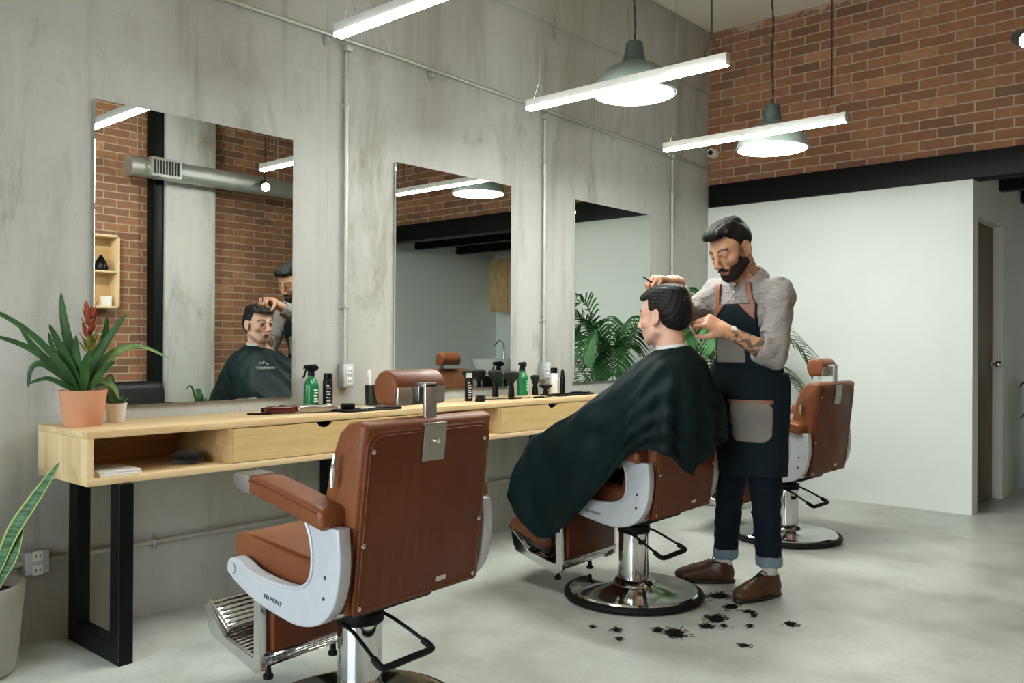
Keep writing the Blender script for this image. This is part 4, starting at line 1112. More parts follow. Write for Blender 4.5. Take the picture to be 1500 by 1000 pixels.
def shoe(parent, org, heel, toe, z0=0, pitch=0, mat='shoe', hi=.098):
    """derby shoe from heel point to toe point"""
    heel, toe = np.array(heel, float), np.array(toe, float); d = unit(toe-heel); ln = np.linalg.norm(toe-heel)
    l = unit(np.cross((0, 0, 1), d)); u = np.cross(d, l); R = np.stack([l, d, u], 1)
    def P(x, y, z): return heel+R@np.array([x, y, z])
    lo = np.minimum(heel, toe)-.08; hi_ = np.maximum(heel, toe)+.14
    S = SDF(lo, hi_, .0034)
    S.ell(P(0, ln*.21, .045), (.038, ln*.21, .056), R, .02); S.ell(P(0, ln*.50, .038), (.042, ln*.34, .043), R, .03); S.ell(P(0, ln*.77, .032), (.046, ln*.230, .034), R, .025); S.cone(P(0, ln*.30, .086), P(0, ln*.62, .046), .033, .031, .03)
    S.cone(P(0, ln*.20, .05), P(0, ln*.22, hi), .043, .041, .02)
    S.cone(P(0, ln*.20, .075), P(0, ln*.20, hi+.05), .033, .034, .006, 'sub')
    S.keep(lambda X, Y, Z: (.014-((X-heel[0])*u[0]+(Y-heel[1])*u[1]+(Z-heel[2])*u[2])))
    S.keep(lambda X, Y, Z: ((X-heel[0])*u[0]+(Y-heel[1])*u[1]+(Z-heel[2])*u[2])-(hi+.004))
    Pm, F = S.mesh(1); sh = np_mesh('shoe', Pm, F, MT[mat], parent, None, org)
    out = []
    for k in range(36):
        a = 2*PI*k/36; y = ln*(.5-.5*math.cos(a)); w = (.034+.012*math.sin(min(1, y/ln)*PI*.9)**1)*(abs(math.sin(a))**.55)
        if y > ln*.6: w *= 1.0
        out.append((w*(1 if math.sin(a) >= 0 else -1)*1.0, y*1.0))
    M = Matrix([[*R[0], heel[0]-org[0]], [*R[1], heel[1]-org[1]], [*R[2], heel[2]-org[2]], [0, 0, 0, 1]])
    b = new(); prism(b, [(x*1.02, -.004+y*1.012) for x, y in out], 'z', 0, .017, .003, 2, M); so = obj('sole', b, MT['sole'], sh, 50)
    b = new(); box(b, -.032, .032, .0, ln*.27, -.0, .001, 0, 1, M); b.free()
    b = new()
    for j in range(4):
        y = ln*(.36+.065*j); zt = .1155-.0088*j
        tube(b, [M @ Vector(p) for p in ((-.024, y, zt-.0095), (-.012, y+.002, zt-.001), (0, y+.002, zt+.001), (.012, y+.002, zt-.001), (.024, y, zt-.0095))], .0026, 6)
    obj('laces', b, MT['sole'], sh)
    return sh
shoe(BARB, BO, (1.553, 3.778, 0), (1.318, 3.628, 0))
shoe(BARB, BO, (1.792, 3.735, 0), (1.705, 3.478, 0))

def apron():
    TR = np.stack([Tl, Tf, Zu], 1)
    def solid(e):
        S = SDF((1.36, 3.28, .52), (2.0, 3.92, 1.40), .0036)
        torso_sdf(S, e)
        # skirt falls from the waist over both thighs
        z0, z1 = .56, .95
        for s, kn, hp in ((1, KnL, HpL), (-1, KnR, HpR)):
            lo_ = kn+(hp-kn)*((.50-kn[2])/(hp[2]-kn[2])); S.cone(hp+Zu*.02-Tf*.0, lo_+Tf*.005, .100+e, .088+e, .06)
        S.cone(HipC+Tf*.03, (KnL+KnR)/2+Tf*.022, .10+e, .085+e, .08)
        return S
    def loc(X, Y, Z): return (X-HipC[0])*Tl[0]+(Y-HipC[1])*Tl[1], (X-HipC[0])*Tf[0]+(Y-HipC[1])*Tf[1]
    W_ = ripple((20, 14, 12, .5), (-16, 26, 8, 1.4), (30, -8, 34, 2.0))
    fold = ripple((40, -18, 5, 0), (22, 10, 16, 1))
    A = solid(.013); A.wrinkle(.0035, W_); B = solid(.0045); B.wrinkle(.0035, W_)
    D0, DI = A.D.copy(), B.D.copy()
    def shellcut(D, f, name, mat, parent, sm=1):
        A.D = D.copy(); A.keep(f); P, F = A.mesh(sm); return np_mesh(name, P, F, MT[mat], parent, None, BO)
    shell = np.maximum(D0, -DI)
    # flared bib outline
    def outline(X, Y, Z):
        l, f = loc(X, Y, Z)
        half = np.where(Z > 1.06, .108+(1.305-Z)*.06, np.where(Z > .96, .123+(1.06-Z)*1.2, .30)); off = np.where(Z > 1.0, .045, 0)
        return np.maximum(np.maximum(np.abs(l-off)-half, Z-1.305-.0*l), np.maximum(.548-Z, np.where(Z > 1.0, .0, -.035)-f))
    ap = shellcut(shell, outline, 'apron', 'apron', BARB)
    C = solid(.0185); C.wrinkle(.0035, W_); pk = np.maximum(C.D, -(D0+.002))
    def rect(l0, l1, z0, z1, r=.02):
        def g(X, Y, Z):
            l, f = loc(X, Y, Z); dx = np.abs(l-(l0+l1)/2)-(l1-l0)/2+r; dz = np.abs(Z-(z0+z1)/2)-(z1-z0)/2+r
            return np.maximum(np.sqrt(np.maximum(dx, 0)**2+np.maximum(dz, 0)**2)+np.minimum(np.maximum(dx, dz), 0)-r, .02-f)
        return g
    def put(f, name, mat):
        o = shellcut(pk, f, name, mat, ap); return o
    put(rect(.028, .192, .700, .880, .035), 'pocket', 'suede'); put(rect(.024, .196, .865, .885, .004), 'pocket_trim', 'strap')
    put(rect(-.060, .095, 1.045, 1.165, .008), 'chest_pocket', 'suede')
    def corner(s):
        def g(X, Y, Z):
            l, f = loc(X, Y, Z); l = l-.045; return np.maximum(np.maximum((1.305-Z)+(.108-s*l)*1.0-.075, s*l-.108), np.maximum(Z-1.303, .02-f))
        return g
    for s in (-1, 1): put(corner(s), 'leather_corner', 'strap')
    # shoulder straps: bands on the shirt from the bib corners over the shoulders to the back
    def strap(s):
        def g(X, Y, Z):
            l, f = loc(X, Y, Z); c_ = .092+.045*s-(.010+.045*s*.6)*np.clip((Z-1.30)/.1, 0, 1); return np.maximum(np.maximum(np.abs(s*l-c_)-.0125, 1.288-Z), -.01-f)
        return g
    for s in (-1, 1): shellcut(np.maximum(solid(.014).D, -solid(.004).D), strap(s), 'apron_strap', 'strap', ap)
apron()
# watch on the near wrist
b = new(); dW = unit(WrL-ElL); a, bb, dd = frame_from(dW); p = Vector(WrL-np.array(BO)-dW*.012)
ring_loft(b, [[p+dd*t+(a*math.cos(2*PI*q/28)+bb*math.sin(2*PI*q/28))*r for q in range(28)] for (t, r) in ((-.009, .0285), (-.009, .0305), (.009, .0300), (.009, .0280))], False, True)
wt = obj('wristwatch', b, MT['satin'], BARB); nrm = Vector((.25, -.62, .74)); nrm = (nrm-dd*nrm.dot(dd)).normalized()
b = new(); cyl(b, p+nrm*.0275, p+nrm*.034, .013, .012, 24); obj('watch_face', b, MT['white_paint'], wt)

# scissors and comb in his hands
pv = .5*HL['t']+.5*HL[0]
sc = thing('scissors', 'steel scissors in the near hand, behind the client\'s head', 'scissors', tuple(pv))
tipdir = Vector(unit(np.array([1.615, 3.165, 1.262])-pv)); side = tipdir.cross(Vector((0, 0, 1))).normalized(); up_ = side.cross(tipdir)
for s in (-1, 1):
    b = new(); tube(b, [tipdir*-.03+up_*s*.006, tipdir*.01+up_*s*.001, tipdir*.07+up_*s*.003], [.003, .0035, .0012], 8); bl = obj('blade', b, MT['chrome'], sc)
    b = new(); c0 = tipdir*-.042+up_*s*.012
    tube(b, [c0+tipdir*.012*math.cos(2*PI*q/16)+up_*.009*math.sin(2*PI*q/16) for q in range(17)], .0024, 8); obj('finger_ring', b, MT['chrome'], bl)
cm = thing('hair_comb', 'dark comb in the barber\'s far hand on the client\'s crown', 'comb', (1.500, 3.150, 1.378))
dC = Vector((-.55, -.35, .42)).normalized(); sC = dC.cross(Vector((.3, .6, .6))).normalized()
b = new(); tube(b, [dC*-.06, dC*.0, dC*.058], [.004, .0045, .0035], 8); obj('spine', b, MT['blk_plastic'], cm)
b = new()
for k in range(16): q = dC*(-.056+k*.0045); tube(b, [q, q-sC*.016], .0009, 4)
obj('comb_teeth', b, MT['blk_plastic'], cm)

# ================================================================== CLIENT
CLI = thing('person', 'seated client wrapped in a black barber cape, facing the mirrors', 'person', (1.32, 3.2, 0))
CO = CLI.location
HCC = np.array([1.543, 3.148, 1.243]); HFC = unit((-1, .02, -.06)); HRC = frame(HFC)
NC = np.array([1.580, 3.165, 1.085])
def client_body():
    S = SDF((.72, 2.86, .16), (1.74, 3.64, 1.375), .0042)
    head(S, HCC, HRC)
    S.cone(HCC+HRC@np.array((0, -.025, -.055)), NC, .054, .060, .03)
    sl, sr = np.array([1.585, 3.035, .965]), np.array([1.585, 3.315, .965])
    S.cone(NC-Zu*.045, sl, .05, .045, .03); S.cone(NC-Zu*.045, sr, .05, .045, .03)
    S.ell((1.535, 3.185, .90), (.10, .15, .20), None, .05); S.ell((1.46, 3.23, .72), (.10, .14, .16), None, .05)
    hl, hr = np.array([1.40, 3.17, .66]), np.array([1.40, 3.36, .66]); kl, kr = np.array([.985, 3.09, .625]), np.array([.985, 3.40, .625])
    al, ar = np.array([.925, 3.105, .270]), np.array([.925, 3.37, .270])
    for h_, k_, a_ in ((hl, kl, al), (hr, kr, ar)): S.cone(h_, k_, .080, .052, .03); S.cone(k_, k_+(a_-k_)*.35, .050, .054, .02); S.cone(k_+(a_-k_)*.35, a_, .054, .036, .02); S.cone(a_, a_+np.array((-.06, 0, -.02)), .035, .025, .02)
    for s_, e_, w_ in ((sl, (1.50, 3.0, .775), (1.27, 3.075, .755)), (sr, (1.50, 3.44, .775), (1.27, 3.40, .755))):
        e_, w_ = np.array(e_), np.array(w_); S.cone(s_, e_, .046, .038, .03); S.cone(e_, w_, .038, .026, .015)
        hand(S, w_+np.array((-.008, 0, 0)), (-1, 0, -.05), (0, 0, 1), 1, (.35, .35, .35, .4), .05, (.3, .3), side=1 if s_[1] < 3.2 else -1)
    P, F = S.mesh(1); skin = lin('dcae98'); col = np.tile(np.array(skin), (len(P), 1))
    col = head_colors(P, HCC, HRC, skin, col, lip=lin('b8756a'), brow=lin('1d1410'), stubble=.10)
    np_mesh('body', P, F, MT['skin_b'], CLI, col, CO)
    # hair: side-parted, combed back
    R = HRC
    def Q(x, y, z): return HCC+R@np.array([x, y, z])
    S = SDF(HCC-.16, HCC+.17, .0028)
    S.ell(Q(0, -.026, .034), (.081, .100, .090), R, .01); S.ell(Q(-.004, .040, .080), (.064, .060, .034), R, .03); S.ell(Q(0, -.03, .10), (.062, .08, .028), R, .03); S.ell(Q(0, -.062, -.01), (.068, .056, .06), R, .03)
    def loc(X, Y, Z):
        x, y, z = X-HCC[0], Y-HCC[1], Z-HCC[2]; return [R[0, i]*x+R[1, i]*y+R[2, i]*z for i in range(3)]
    def cut(X, Y, Z):
        u = loc(X, Y, Z)
        line = np.where(u[1] > .030, .071, np.where(u[1] > .012, -.010, np.where(u[1] > -.030, .020, -.070+np.clip((np.abs(u[0])-.03)/.04, 0, 1)*.02)))
        return np.maximum(line-u[2], u[1]-.105)
    S.wrinkle(.0009, lambda X, Y, Z: (lambda u: np.sin(420*u[0]+160*u[2]+2*np.sin(26*u[1]))+.7*np.sin(430*u[2]-60*u[1]))(loc(X, Y, Z)))
    S.wrinkle(1, lambda X, Y, Z: (lambda u: .006*np.exp(-((u[0]-.046)/.005)**2)*(u[1] > -.06)*(u[2] > .06))(loc(X, Y, Z)))
    S.keep(cut); P, F = S.mesh(1); np_mesh('hair', P, F, MT['hair'], CLI, None, CO)
client_body()
shoe(CLI, CO, (.975, 3.105, .165), (.742, 3.095, .262), mat='shoe_tan', hi=.075)
shoe(CLI, CO, (.975, 3.37, .165), (.742, 3.385, .262), mat='shoe_tan', hi=.075)

def neck_strip():
    b = new(); rings = []; d = Vector(unit(HCC+HRC@np.array((0, -.03, -.07))-NC)); a, bb, dd = frame_from(d)
    c_ = Vector(NC)-Vector(CO)
    for (t, r) in ((.005, .066), (.008, .070), (.030, .0665), (.046, .063), (.046, .0595), (.02, .061)):
        rings.append([c_+dd*(t+.002*math.sin(3*q*2*PI/40))+(a*math.cos(2*PI*q/40)+bb*math.sin(2*PI*q/40))*r for q in range(40)])
    ring_loft(b, rings, False, True); return obj('neck_strip', b, MT['white_cloth'], CLI, 60)
neck_strip()

def cape():
    C = [  # azimuth profiles from collar to hem, starting at the front and going round by the near side
        [(1.508, 3.160, 1.098), (1.45, 3.17, 1.045), (1.36, 3.19, .90), (1.22, 3.22, .735), (.96, 3.24, .690), (.845, 3.25, .575), (.80, 3.25, .43)],
        [(1.513, 3.135, 1.098), (1.455, 3.11, 1.042), (1.355, 3.07, .89), (1.19, 3.04, .750), (.955, 3.05, .703), (.845, 3.05, .58), (.765, 3.045, .428)],
        [(1.525, 3.115, 1.100), (1.455, 3.06, 1.032), (1.32, 2.98, .885), (1.13, 2.965, .765), (.975, 2.985, .700), (.885, 2.985, .54), (.855, 2.99, .355)],
        [(1.538, 3.105, 1.100), (1.48, 3.02, 1.035), (1.37, 2.945, .915), (1.23, 2.925, .822), (1.10, 2.925, .69), (1.04, 2.945, .47), (1.025, 2.965, .262)],
        [(1.556, 3.097, 1.102), (1.515, 2.99, 1.043), (1.45, 2.925, .925), (1.35, 2.905, .82), (1.285, 2.90, .70), (1.24, 2.905, .52), (1.20, 2.93, .350)],
        [(1.575, 3.093, 1.104), (1.555, 2.975, 1.040), (1.52, 2.91, .925), (1.475, 2.890, .81), (1.45, 2.885, .72), (1.43, 2.89, .63), (1.405, 2.90, .540)],
        [(1.600, 3.095, 1.107), (1.60, 2.985, 1.038), (1.60, 2.92, .93), (1.585, 2.895, .845), (1.575, 2.89, .78), (1.565, 2.895, .73), (1.555, 2.905, .690)],
        [(1.625, 3.108, 1.112), (1.645, 3.03, 1.045), (1.672, 2.965, .94), (1.685, 2.94, .86), (1.69, 2.935, .80), (1.69, 2.94, .745), (1.685, 2.945, .695)],
        [(1.643, 3.130, 1.117), (1.678, 3.09, 1.055), (1.712, 3.055, .95), (1.726, 3.04, .86), (1.732, 3.04, .78), (1.735, 3.045, .70), (1.735, 3.055, .605)],
        [(1.650, 3.165, 1.120), (1.690, 3.17, 1.06), (1.722, 3.175, .96), (1.732, 3.18, .87), (1.736, 3.185, .80), (1.735, 3.19, .735), (1.732, 3.195, .670)],
        [(1.645, 3.200, 1.118), (1.682, 3.25, 1.055), (1.712, 3.29, .95), (1.72, 3.32, .87), (1.722, 3.34, .81), (1.72, 3.355, .76), (1.715, 3.365, .725)],
        [(1.625, 3.225, 1.112), (1.645, 3.31, 1.045), (1.668, 3.39, .945), (1.672, 3.44, .87), (1.672, 3.475, .81), (1.668, 3.50, .76), (1.66, 3.52, .715)],
        [(1.598, 3.235, 1.107), (1.595, 3.345, 1.035), (1.59, 3.46, .93), (1.575, 3.56, .84), (1.57, 3.625, .76), (1.565, 3.645, .69), (1.555, 3.65, .62)],
        [(1.572, 3.237, 1.103), (1.54, 3.35, 1.032), (1.49, 3.50, .92), (1.44, 3.62, .815), (1.42, 3.66, .72), (1.41, 3.665, .60), (1.39, 3.65, .50)],
        [(1.548, 3.230, 1.100), (1.49, 3.33, 1.03), (1.37, 3.50, .90), (1.22, 3.60, .825), (1.12, 3.63, .70), (1.06, 3.62, .50), (1.02, 3.59, .33)],
        [(1.528, 3.210, 1.098), (1.462, 3.27, 1.035), (1.33, 3.38, .885), (1.15, 3.46, .755), (.975, 3.47, .690), (.86, 3.47, .53), (.80, 3.46, .36)],
        [(1.513, 3.185, 1.098), (1.452, 3.22, 1.042), (1.355, 3.29, .89), (1.20, 3.34, .742), (.96, 3.37, .697), (.83, 3.37, .565), (.765, 3.37, .40)],
    ]
    A = np.array(C); nu, nv = A.shape[:2]; su, sv = 9, 9
    G = np.stack([np.array(catmull([A[i, j] for i in range(nu)], su, True)) for j in range(nv)], 1)      # (nu*su, nv, 3)
    G = np.stack([np.array(catmull([G[i, j] for j in range(nv)], sv)) for i in range(len(G))], 0)         # (NU, NV, 3)
    NU, NV = G.shape[:2]
    du = np.roll(G, -1, 0)-np.roll(G, 1, 0); dv = np.gradient(G, axis=1); n = np.cross(du, dv); n /= np.linalg.norm(n, axis=2, keepdims=True)+1e-9
    out_ = G-np.array([1.42, 3.2, .7]); sgn = np.sign((n*out_).sum(2).mean()); n *= sgn
    th = (np.arange(NU)/NU*2*PI)[:, None]; v = (np.arange(NV)/(NV-1))[None]
    fz = .5-.5*np.cos(th+.15); amp = (.006+.014*fz)*np.clip((v-.18)/.5, 0, 1)
    f = np.sin(13*th+2.2*np.sin(2*th)+1.5*v)*.5+np.sin(21*th+3*v+1.5*np.sin(3*th))*.30+np.sin(7*th-4*v)*.35
    ridge = np.sign(f)*np.abs(f)**.8
    wr = .005*np.sin(31*v+5*np.sin(3*th)+2*th)*np.clip(v*3, 0, 1)
    G = G+n*(amp*ridge+wr)[..., None]
    # shallow dips of the collar
    P = G.reshape(-1, 3); ii = np.arange(NU)[:, None]; jj = np.arange(NV-1)[None]
    F = np.stack([ii*NV+jj, ((ii+1) % NU)*NV+jj, ((ii+1) % NU)*NV+jj+1, ii*NV+jj+1], -1).reshape(-1, 4)
    o = np_mesh('cape', P, F, MT['cape'], CLI, None, CO)
    s = o.modifiers.new('hem', 'SOLIDIFY'); s.thickness = .0025; s.offset = 0
    ss = o.modifiers.new('drape', 'SUBSURF'); ss.levels = 1; ss.render_levels = 1
    # printed emblem on the chest: small peaked crest above a line of lettering-like strokes
    b = new(); rnd = random.Random(5)
    def at(i, v_, lift=.004):
        q = G[int(i) % NU, int(v_)]; return Vector(q+n[int(i) % NU, int(v_)]*lift)-Vector(CO)
    Gf, nf = G.reshape(-1, 3), n.reshape(-1, 3); fr_ = (Gf[:, 0] < 1.56) & (Gf[:, 2] > .80)
    Gf, nf = Gf[fr_], nf[fr_]; yc, zc = 3.105, .975
    def onc(y, s_):
        yy, zz = yc+y, zc-s_*.85; i = np.argmin((Gf[:, 1]-yy)**2+(Gf[:, 2]-zz)**2); v0, m = Gf[i], nf[i]
        x = v0[0]-(m[1]*(yy-v0[1])+m[2]*(zz-v0[2]))/m[0]; return Vector(np.array([x, yy, zz])+m*.004)-Vector(CO)
    def stroke(y0, s0, y1, s1, w=.0026):
        tube(b, [onc(y0*1.25, s0*1.25), onc((y0+y1)*.625, (s0+s1)*.625), onc(y1*1.25, s1*1.25)], w, 5)
    for (y0, s0, y1, s1) in ((-.03, -.005, -.014, -.02), (-.014, -.02, -.004, -.010), (-.004, -.010, .006, -.026), (.006, -.026, .018, -.010), (.018, -.010, .03, -.004)): stroke(y0, s0, y1, s1)
    y = -.055
    while y < .055:
        w_ = .005+.004*rnd.random(); stroke(y, .006, y+w_*.2, .020); 
        if rnd.random() < .7: stroke(y, .006 if rnd.random() < .5 else .02, y+w_, .012, .0018)
        y += w_+.003
    b.normal_update(); obj('cape_emblem', b, MT['print'], o)
cape()
# ------------------------------------------------------------------ things on the counters
ZC = DT                                      # counter top height
MT['green_glass'] = plain('green_plastic_bottle', '1f7a45', .22, var=.05); MT['green_glass'].node_tree.nodes['Principled BSDF'].inputs['Transmission Weight'].default_value = .15
MT['label_white'] = plain('pale_label_print', 'cfe0d4', .5)
MT['label_grey'] = plain('grey_print', 'b8bab4', .5)
MT['terra'] = plain('terracotta', 'c9906e', .75, var=.07, scale=12, bump=.05)
MT['white_pot'] = plain('white_glazed_pot', 'efefea', .35, var=.02)
MT['soil'] = plain('potting_soil', '1d1510', .95, var=.3, scale=60, bump=.6)
MT['red_metal'] = plain('dark_red_clipper', '4a1713', .25, .2, var=.1)
MT['black_hairclump'] = m_hair('cut_hair', '070504', '1a120d', 0)
MT['paper'] = plain('white_paper', 'd9d9d4', .7, var=.02)
MT['black_cloth'] = m_fabric('black_towel', '0a0b0b', '141515', 120, .95, .6, .2)
MT['ceramic_blk'] = plain('black_matte_cup', '0b0d0c', .4)
MT['bristle'] = plain('black_bristle', '070808', .8, var=.2, scale=120)

def spray_bottle(loc, label, k=1.0, rz=0):
    t = thing('spray_bottle', label, 'spray bottle', loc, rz, 'green spray bottles')
    b = new(); lathe(b, [(.030*k, 0), (.034*k, .004), (.034*k, .085*k), (.033*k, .105*k), (.024*k, .128*k), (.015*k, .138*k), (.0145*k, .150*k)], 32); obj('bottle', b, MT['green_glass'], t)
    b = new()
    for r in range(5): box(b, .0338*k, .0346*k, -.014+.002*(r % 2), .012-.003*(r % 3), .030+r*.013, .036+r*.013)
    obj('print', b, MT['label_white'], t)
    hd = new(); cyl(hd, (0, 0, .148*k), (0, 0, .168*k), .017*k, .015*k, 20); prism(hd, [(-.040*k, .180*k), (-.034*k, .196*k), (.018*k, .200*k), (.040*k, .186*k), (.030*k, .172*k), (.010*k, .166*k), (-.012*k, .166*k), (-.020*k, .178*k)], 'x', -.011*k, .011*k, .003); 
    h = obj('spray_head', hd, MT['blk_plastic'], t)
    b = new(); tube(b, catmull([(0, -.026*k, .180*k), (0, -.036*k, .165*k), (0, -.040*k, .148*k), (0, -.046*k, .140*k)], 4), .0045*k, 8); obj('trigger', b, MT['blk_plastic'], h)
    return t
spray_bottle((.066, 2.437, ZC), 'green spray bottle with black trigger, nearest one, right of the first mirror', 1.03, .1)
spray_bottle((.115, 3.905, ZC), 'green spray bottle with black trigger, among the black brushes on the farther counter', 1.0, .25)

def can(name, loc, label, r, h, body, cap, caph, cat='bottle', group='bottles and cans on the counters', marks=None, dome=False):
    t = thing(name, label, cat, loc, 0, group)
    b = new(); lathe(b, [(r-.002, 0), (r, .003), (r, h-.008), (r-.004, h)], 32); obj('body', b, MT[body], t)
    b = new(); c0 = r-.003
    pr = [(c0, h), (c0, h+caph-.004), (c0-.004, h+caph)] if not dome else [(c0, h), (c0-.001, h+caph*.5), (c0*.7, h+caph*.85), (c0*.3, h+caph)]
    lathe(b, pr, 28); obj('cap', b, MT[cap], t)
    if marks:
        b = new(); rnd = random.Random(int(h*1e4))
        for q in range(7):
            z = h*(.16+.105*q); w = r*(.30+.25*rnd.random())
            a0, a1 = -.75, -.15
            for a in np.linspace(a0, a1, 5):
                if rnd.random() < .8: box(b, r-.0003, r+.0006, -.0026, .0026, z-.004, z+.004*rnd.random(), 0, 1, Matrix.Rotation(a, 4, 'Z'))
        obj('print', b, MT[marks], t)
    return t
can('spray_can', (.100, 2.507, ZC), 'black spray can with pale vertical lettering, beside the nearest spray bottle', .0235, .135, 'blk_plastic', 'blk_plastic', .028, marks='label_grey')
can('spray_can', (.235, 3.325, ZC), 'slim dark spray can with a pale cap, behind the nearest chair\'s headrest', .0215, .125, 'blk_plastic', 'label_grey', .024, marks='label_grey')
can('lotion_bottle', (.105, 4.215, ZC), 'white bottle with a black cap, near the mirror by the palm', .0245, .125, 'white_pot', 'blk_plastic', .034)
can('lotion_bottle', (.130, 4.270, ZC), 'slim black bottle with a domed cap beside the white bottle', .0155, .105, 'blk_plastic', 'blk_plastic', .045, dome=True)
can('lotion_bottle', (.085, 4.303, ZC), 'short plain white jar right of the slim black bottle', .018, .07, 'white_pot', 'white_pot', .012)
can('pomade_jar', (.318, 3.325, ZC), 'low black jar in front of the slim spray can', .026, .022, 'blk_plastic', 'blk_plastic', .012, 'jar')
can('pomade_jar', (.255, 3.405, ZC), 'small round black tin right of the low jar', .024, .018, 'blk_plastic', 'ceramic_blk', .010, 'jar')

def duster(loc, label, h, r, rz=0, tilt=0):
    t = thing('neck_brush', label, 'brush', loc, rz, 'black neck brushes'); t.rotation_euler = (tilt, 0, rz)
    b = new(); lathe(b, [(.018, 0), (.0195, .004), (.017, h*.35), (.012, h*.5), (.016, h*.56)], 24); obj('handle', b, MT['blk_plastic'], t)
    b = new(); lathe(b, [(.016, h*.55), (r*.75, h*.70), (r, h*.86), (r*.95, h*.95), (r*.6, h), (.002, h*1.01)], 28); obj('bristles', b, MT['bristle'], t)
duster((.185, 3.725, ZC), 'tall flared black neck brush left of the far spray bottle', .150, .046)
duster((.085, 3.70, ZC), 'black neck brush next to the mirror, behind the other brush', .155, .044)
duster((.145, 3.985, ZC), 'slim black neck brush right of the far spray bottle', .120, .028)
duster((.150, 4.080, ZC), 'short squat black brush in front of the wall outlet', .062, .040)

# cup with a white brush and combs
t = thing('tool_cup', 'black cup of barber tools in front of the middle mirror edge', 'cup', (.118, 2.765, ZC))
b = new(); lathe(b, [(.032, 0), (.036, .003), (.040, .098), (.0375, .1), (.034, .02), (.001, .018)], 32); obj('cup', b, MT['ceramic_blk'], t)
def in_cup(name, label, cat, mat, p, q, r, head=None):
    tt = thing(name, label, cat, (.118, 2.765, ZC))
    b = new(); tube(b, [p, q], r, 8); obj('handle', b, MT[mat], tt)
    if head: b = new(); tube(b, [q, tuple(np.array(q)+(np.array(q)-np.array(p))*head[0])], head[1], 10); obj('head', b, MT[head[2]], tt)
in_cup('shaving_brush', 'white-handled brush standing in the black tool cup', 'brush', 'white_pot', (.004, -.006, .022), (-.006, -.016, .135), .007, (.35, [.010, .012], 'white_pot'))
in_cup('tail_comb', 'pale comb leaning in the black tool cup', 'comb', 'label_grey', (-.01, .008, .022), (-.012, .034, .125), .004)

# clippers, comb, mat
def clipper(loc, rz, mat, label, k=1.0):
    t = thing('hair_clipper', label, 'hair clipper', loc, rz, 'hair clippers')
    b = new(); prof = [(-.085, .010), (-.080, .028), (-.03, .034), (.02, .031), (.05, .036), (.060, .028), (.058, .008), (.0, .002), (-.07, .003)]
    prism(b, [(x*k, z*k) for x, z in catmull(prof, 3, True)], 'y', -.021*k, .021*k, .011, 3); obj('body', b, MT[mat], t)
    b = new(); box(b, .056*k, .078*k, -.018*k, .018*k, .014*k, .024*k, .002); obj('blade', b, MT['chrome'], t)
    b = new(); box(b, -.02*k, .005*k, -.012*k, .012*k, .032*k, .0375*k, .003); obj('switch', b, MT['blk_plastic'], t)
    b = new(); cyl(b, (-.095*k, 0, .017*k), (-.078*k, 0, .018*k), .008*k, .012*k, 14); obj('cord_grip', b, MT['blk_plastic'], t)
clipper((.255, 2.160, ZC), 1.15, 'red_metal', 'dark red hair clipper lying on the counter, left of the silver one')
clipper((.305, 2.300, ZC), 1.25, 'satin', 'silver hair clipper lying on the counter below the nearest spray bottle', 1.08)
b = new(); box(b, -.052, .052, -.010, .010, 0, .009, .004); cb_ = obj('comb_case', b, MT['blk_plastic']); cb_.location = (.235, 2.055, ZC); cb_.rotation_euler.z = 1.1
tag(cb_, 'small flat black comb case, leftmost item lying on the nearest counter', 'comb')
def mat_tray(loc, w, h, label, rz=0):
    t = thing('tool_mat', label, 'mat', loc, rz, 'black tool mats')
    obj('mat', box(new(), -w/2, w/2, -h/2, h/2, 0, .006, .002), MT['rubber'], t)
    b = new(); 
    for s in (-1, 1): box(b, -w/2, w/2, s*(h/2-.003)-.003, s*(h/2-.003)+.003, .006, .010)
    obj('rim', b, MT['rubber'], t)
mat_tray((.335, 2.535, ZC), .16, .32, 'black rubber tool mat on the nearest counter, behind the nearest chair back')
mat_tray((.265, 4.145, ZC), .15, .34, 'black rubber tool mat on the farther counter, in front of the white bottle')
def tool(name, label, cat, loc, rz, fn, mat, group='tools lying on the counters'):
    b = new(); fn(b); o = obj(name, b, MT[mat]); o.location = loc; o.rotation_euler.z = rz; tag(o, label, cat, group)
def f_razor(b): box(b, -.075, .02, -.007, .007, 0, .010, .003); prism(b, [(.02, -.004), (.085, -.010), (.09, .002), (.02, .005)], 'z', .002, .006, .001, 1)
def f_comb(b):
    box(b, -.09, .09, .004, .012, 0, .004, .001)
    for k in range(40): box(b, -.088+k*.0045, -.086+k*.0045, -.014, .005, .0005, .0035)
def f_block(b): box(b, -.030, .030, -.022, .022, 0, .026, .008, 3)
def f_card(b): box(b, -.035, .035, -.02, .02, 0, .006, .002)
tool('guard_box', 'small black clipper guard standing on the nearest tool mat', 'clipper guard', (.300, 2.470, ZC+.0065), 1.2, f_block, 'blk_plastic')
tool('blade_card', 'small pale card on the nearest tool mat', 'card', (.345, 2.545, ZC+.0065), 1.3, f_card, 'label_grey')
tool('hair_comb', 'flat black comb lying across the nearest tool mat', 'comb', (.365, 2.625, ZC+.0065), 1.45, f_comb, 'blk_plastic')
tool('hair_comb', 'long black comb lying on the farther counter, left of the others', 'comb', (.235, 3.545, ZC), 1.35, f_comb, 'blk_plastic')
tool('straight_razor', 'folded dark razor lying below the flared neck brush', 'razor', (.300, 3.660, ZC), 1.5, f_razor, 'blk_plastic')
tool('straight_razor', 'thin dark razor at the front edge, before the far spray bottle', 'razor', (.335, 3.815, ZC), 1.65, f_razor, 'blk_plastic')
tool('hair_comb', 'black comb lying on the tool mat of the farther counter', 'comb', (.255, 4.12, ZC+.0065), 1.5, f_comb, 'blk_plastic')
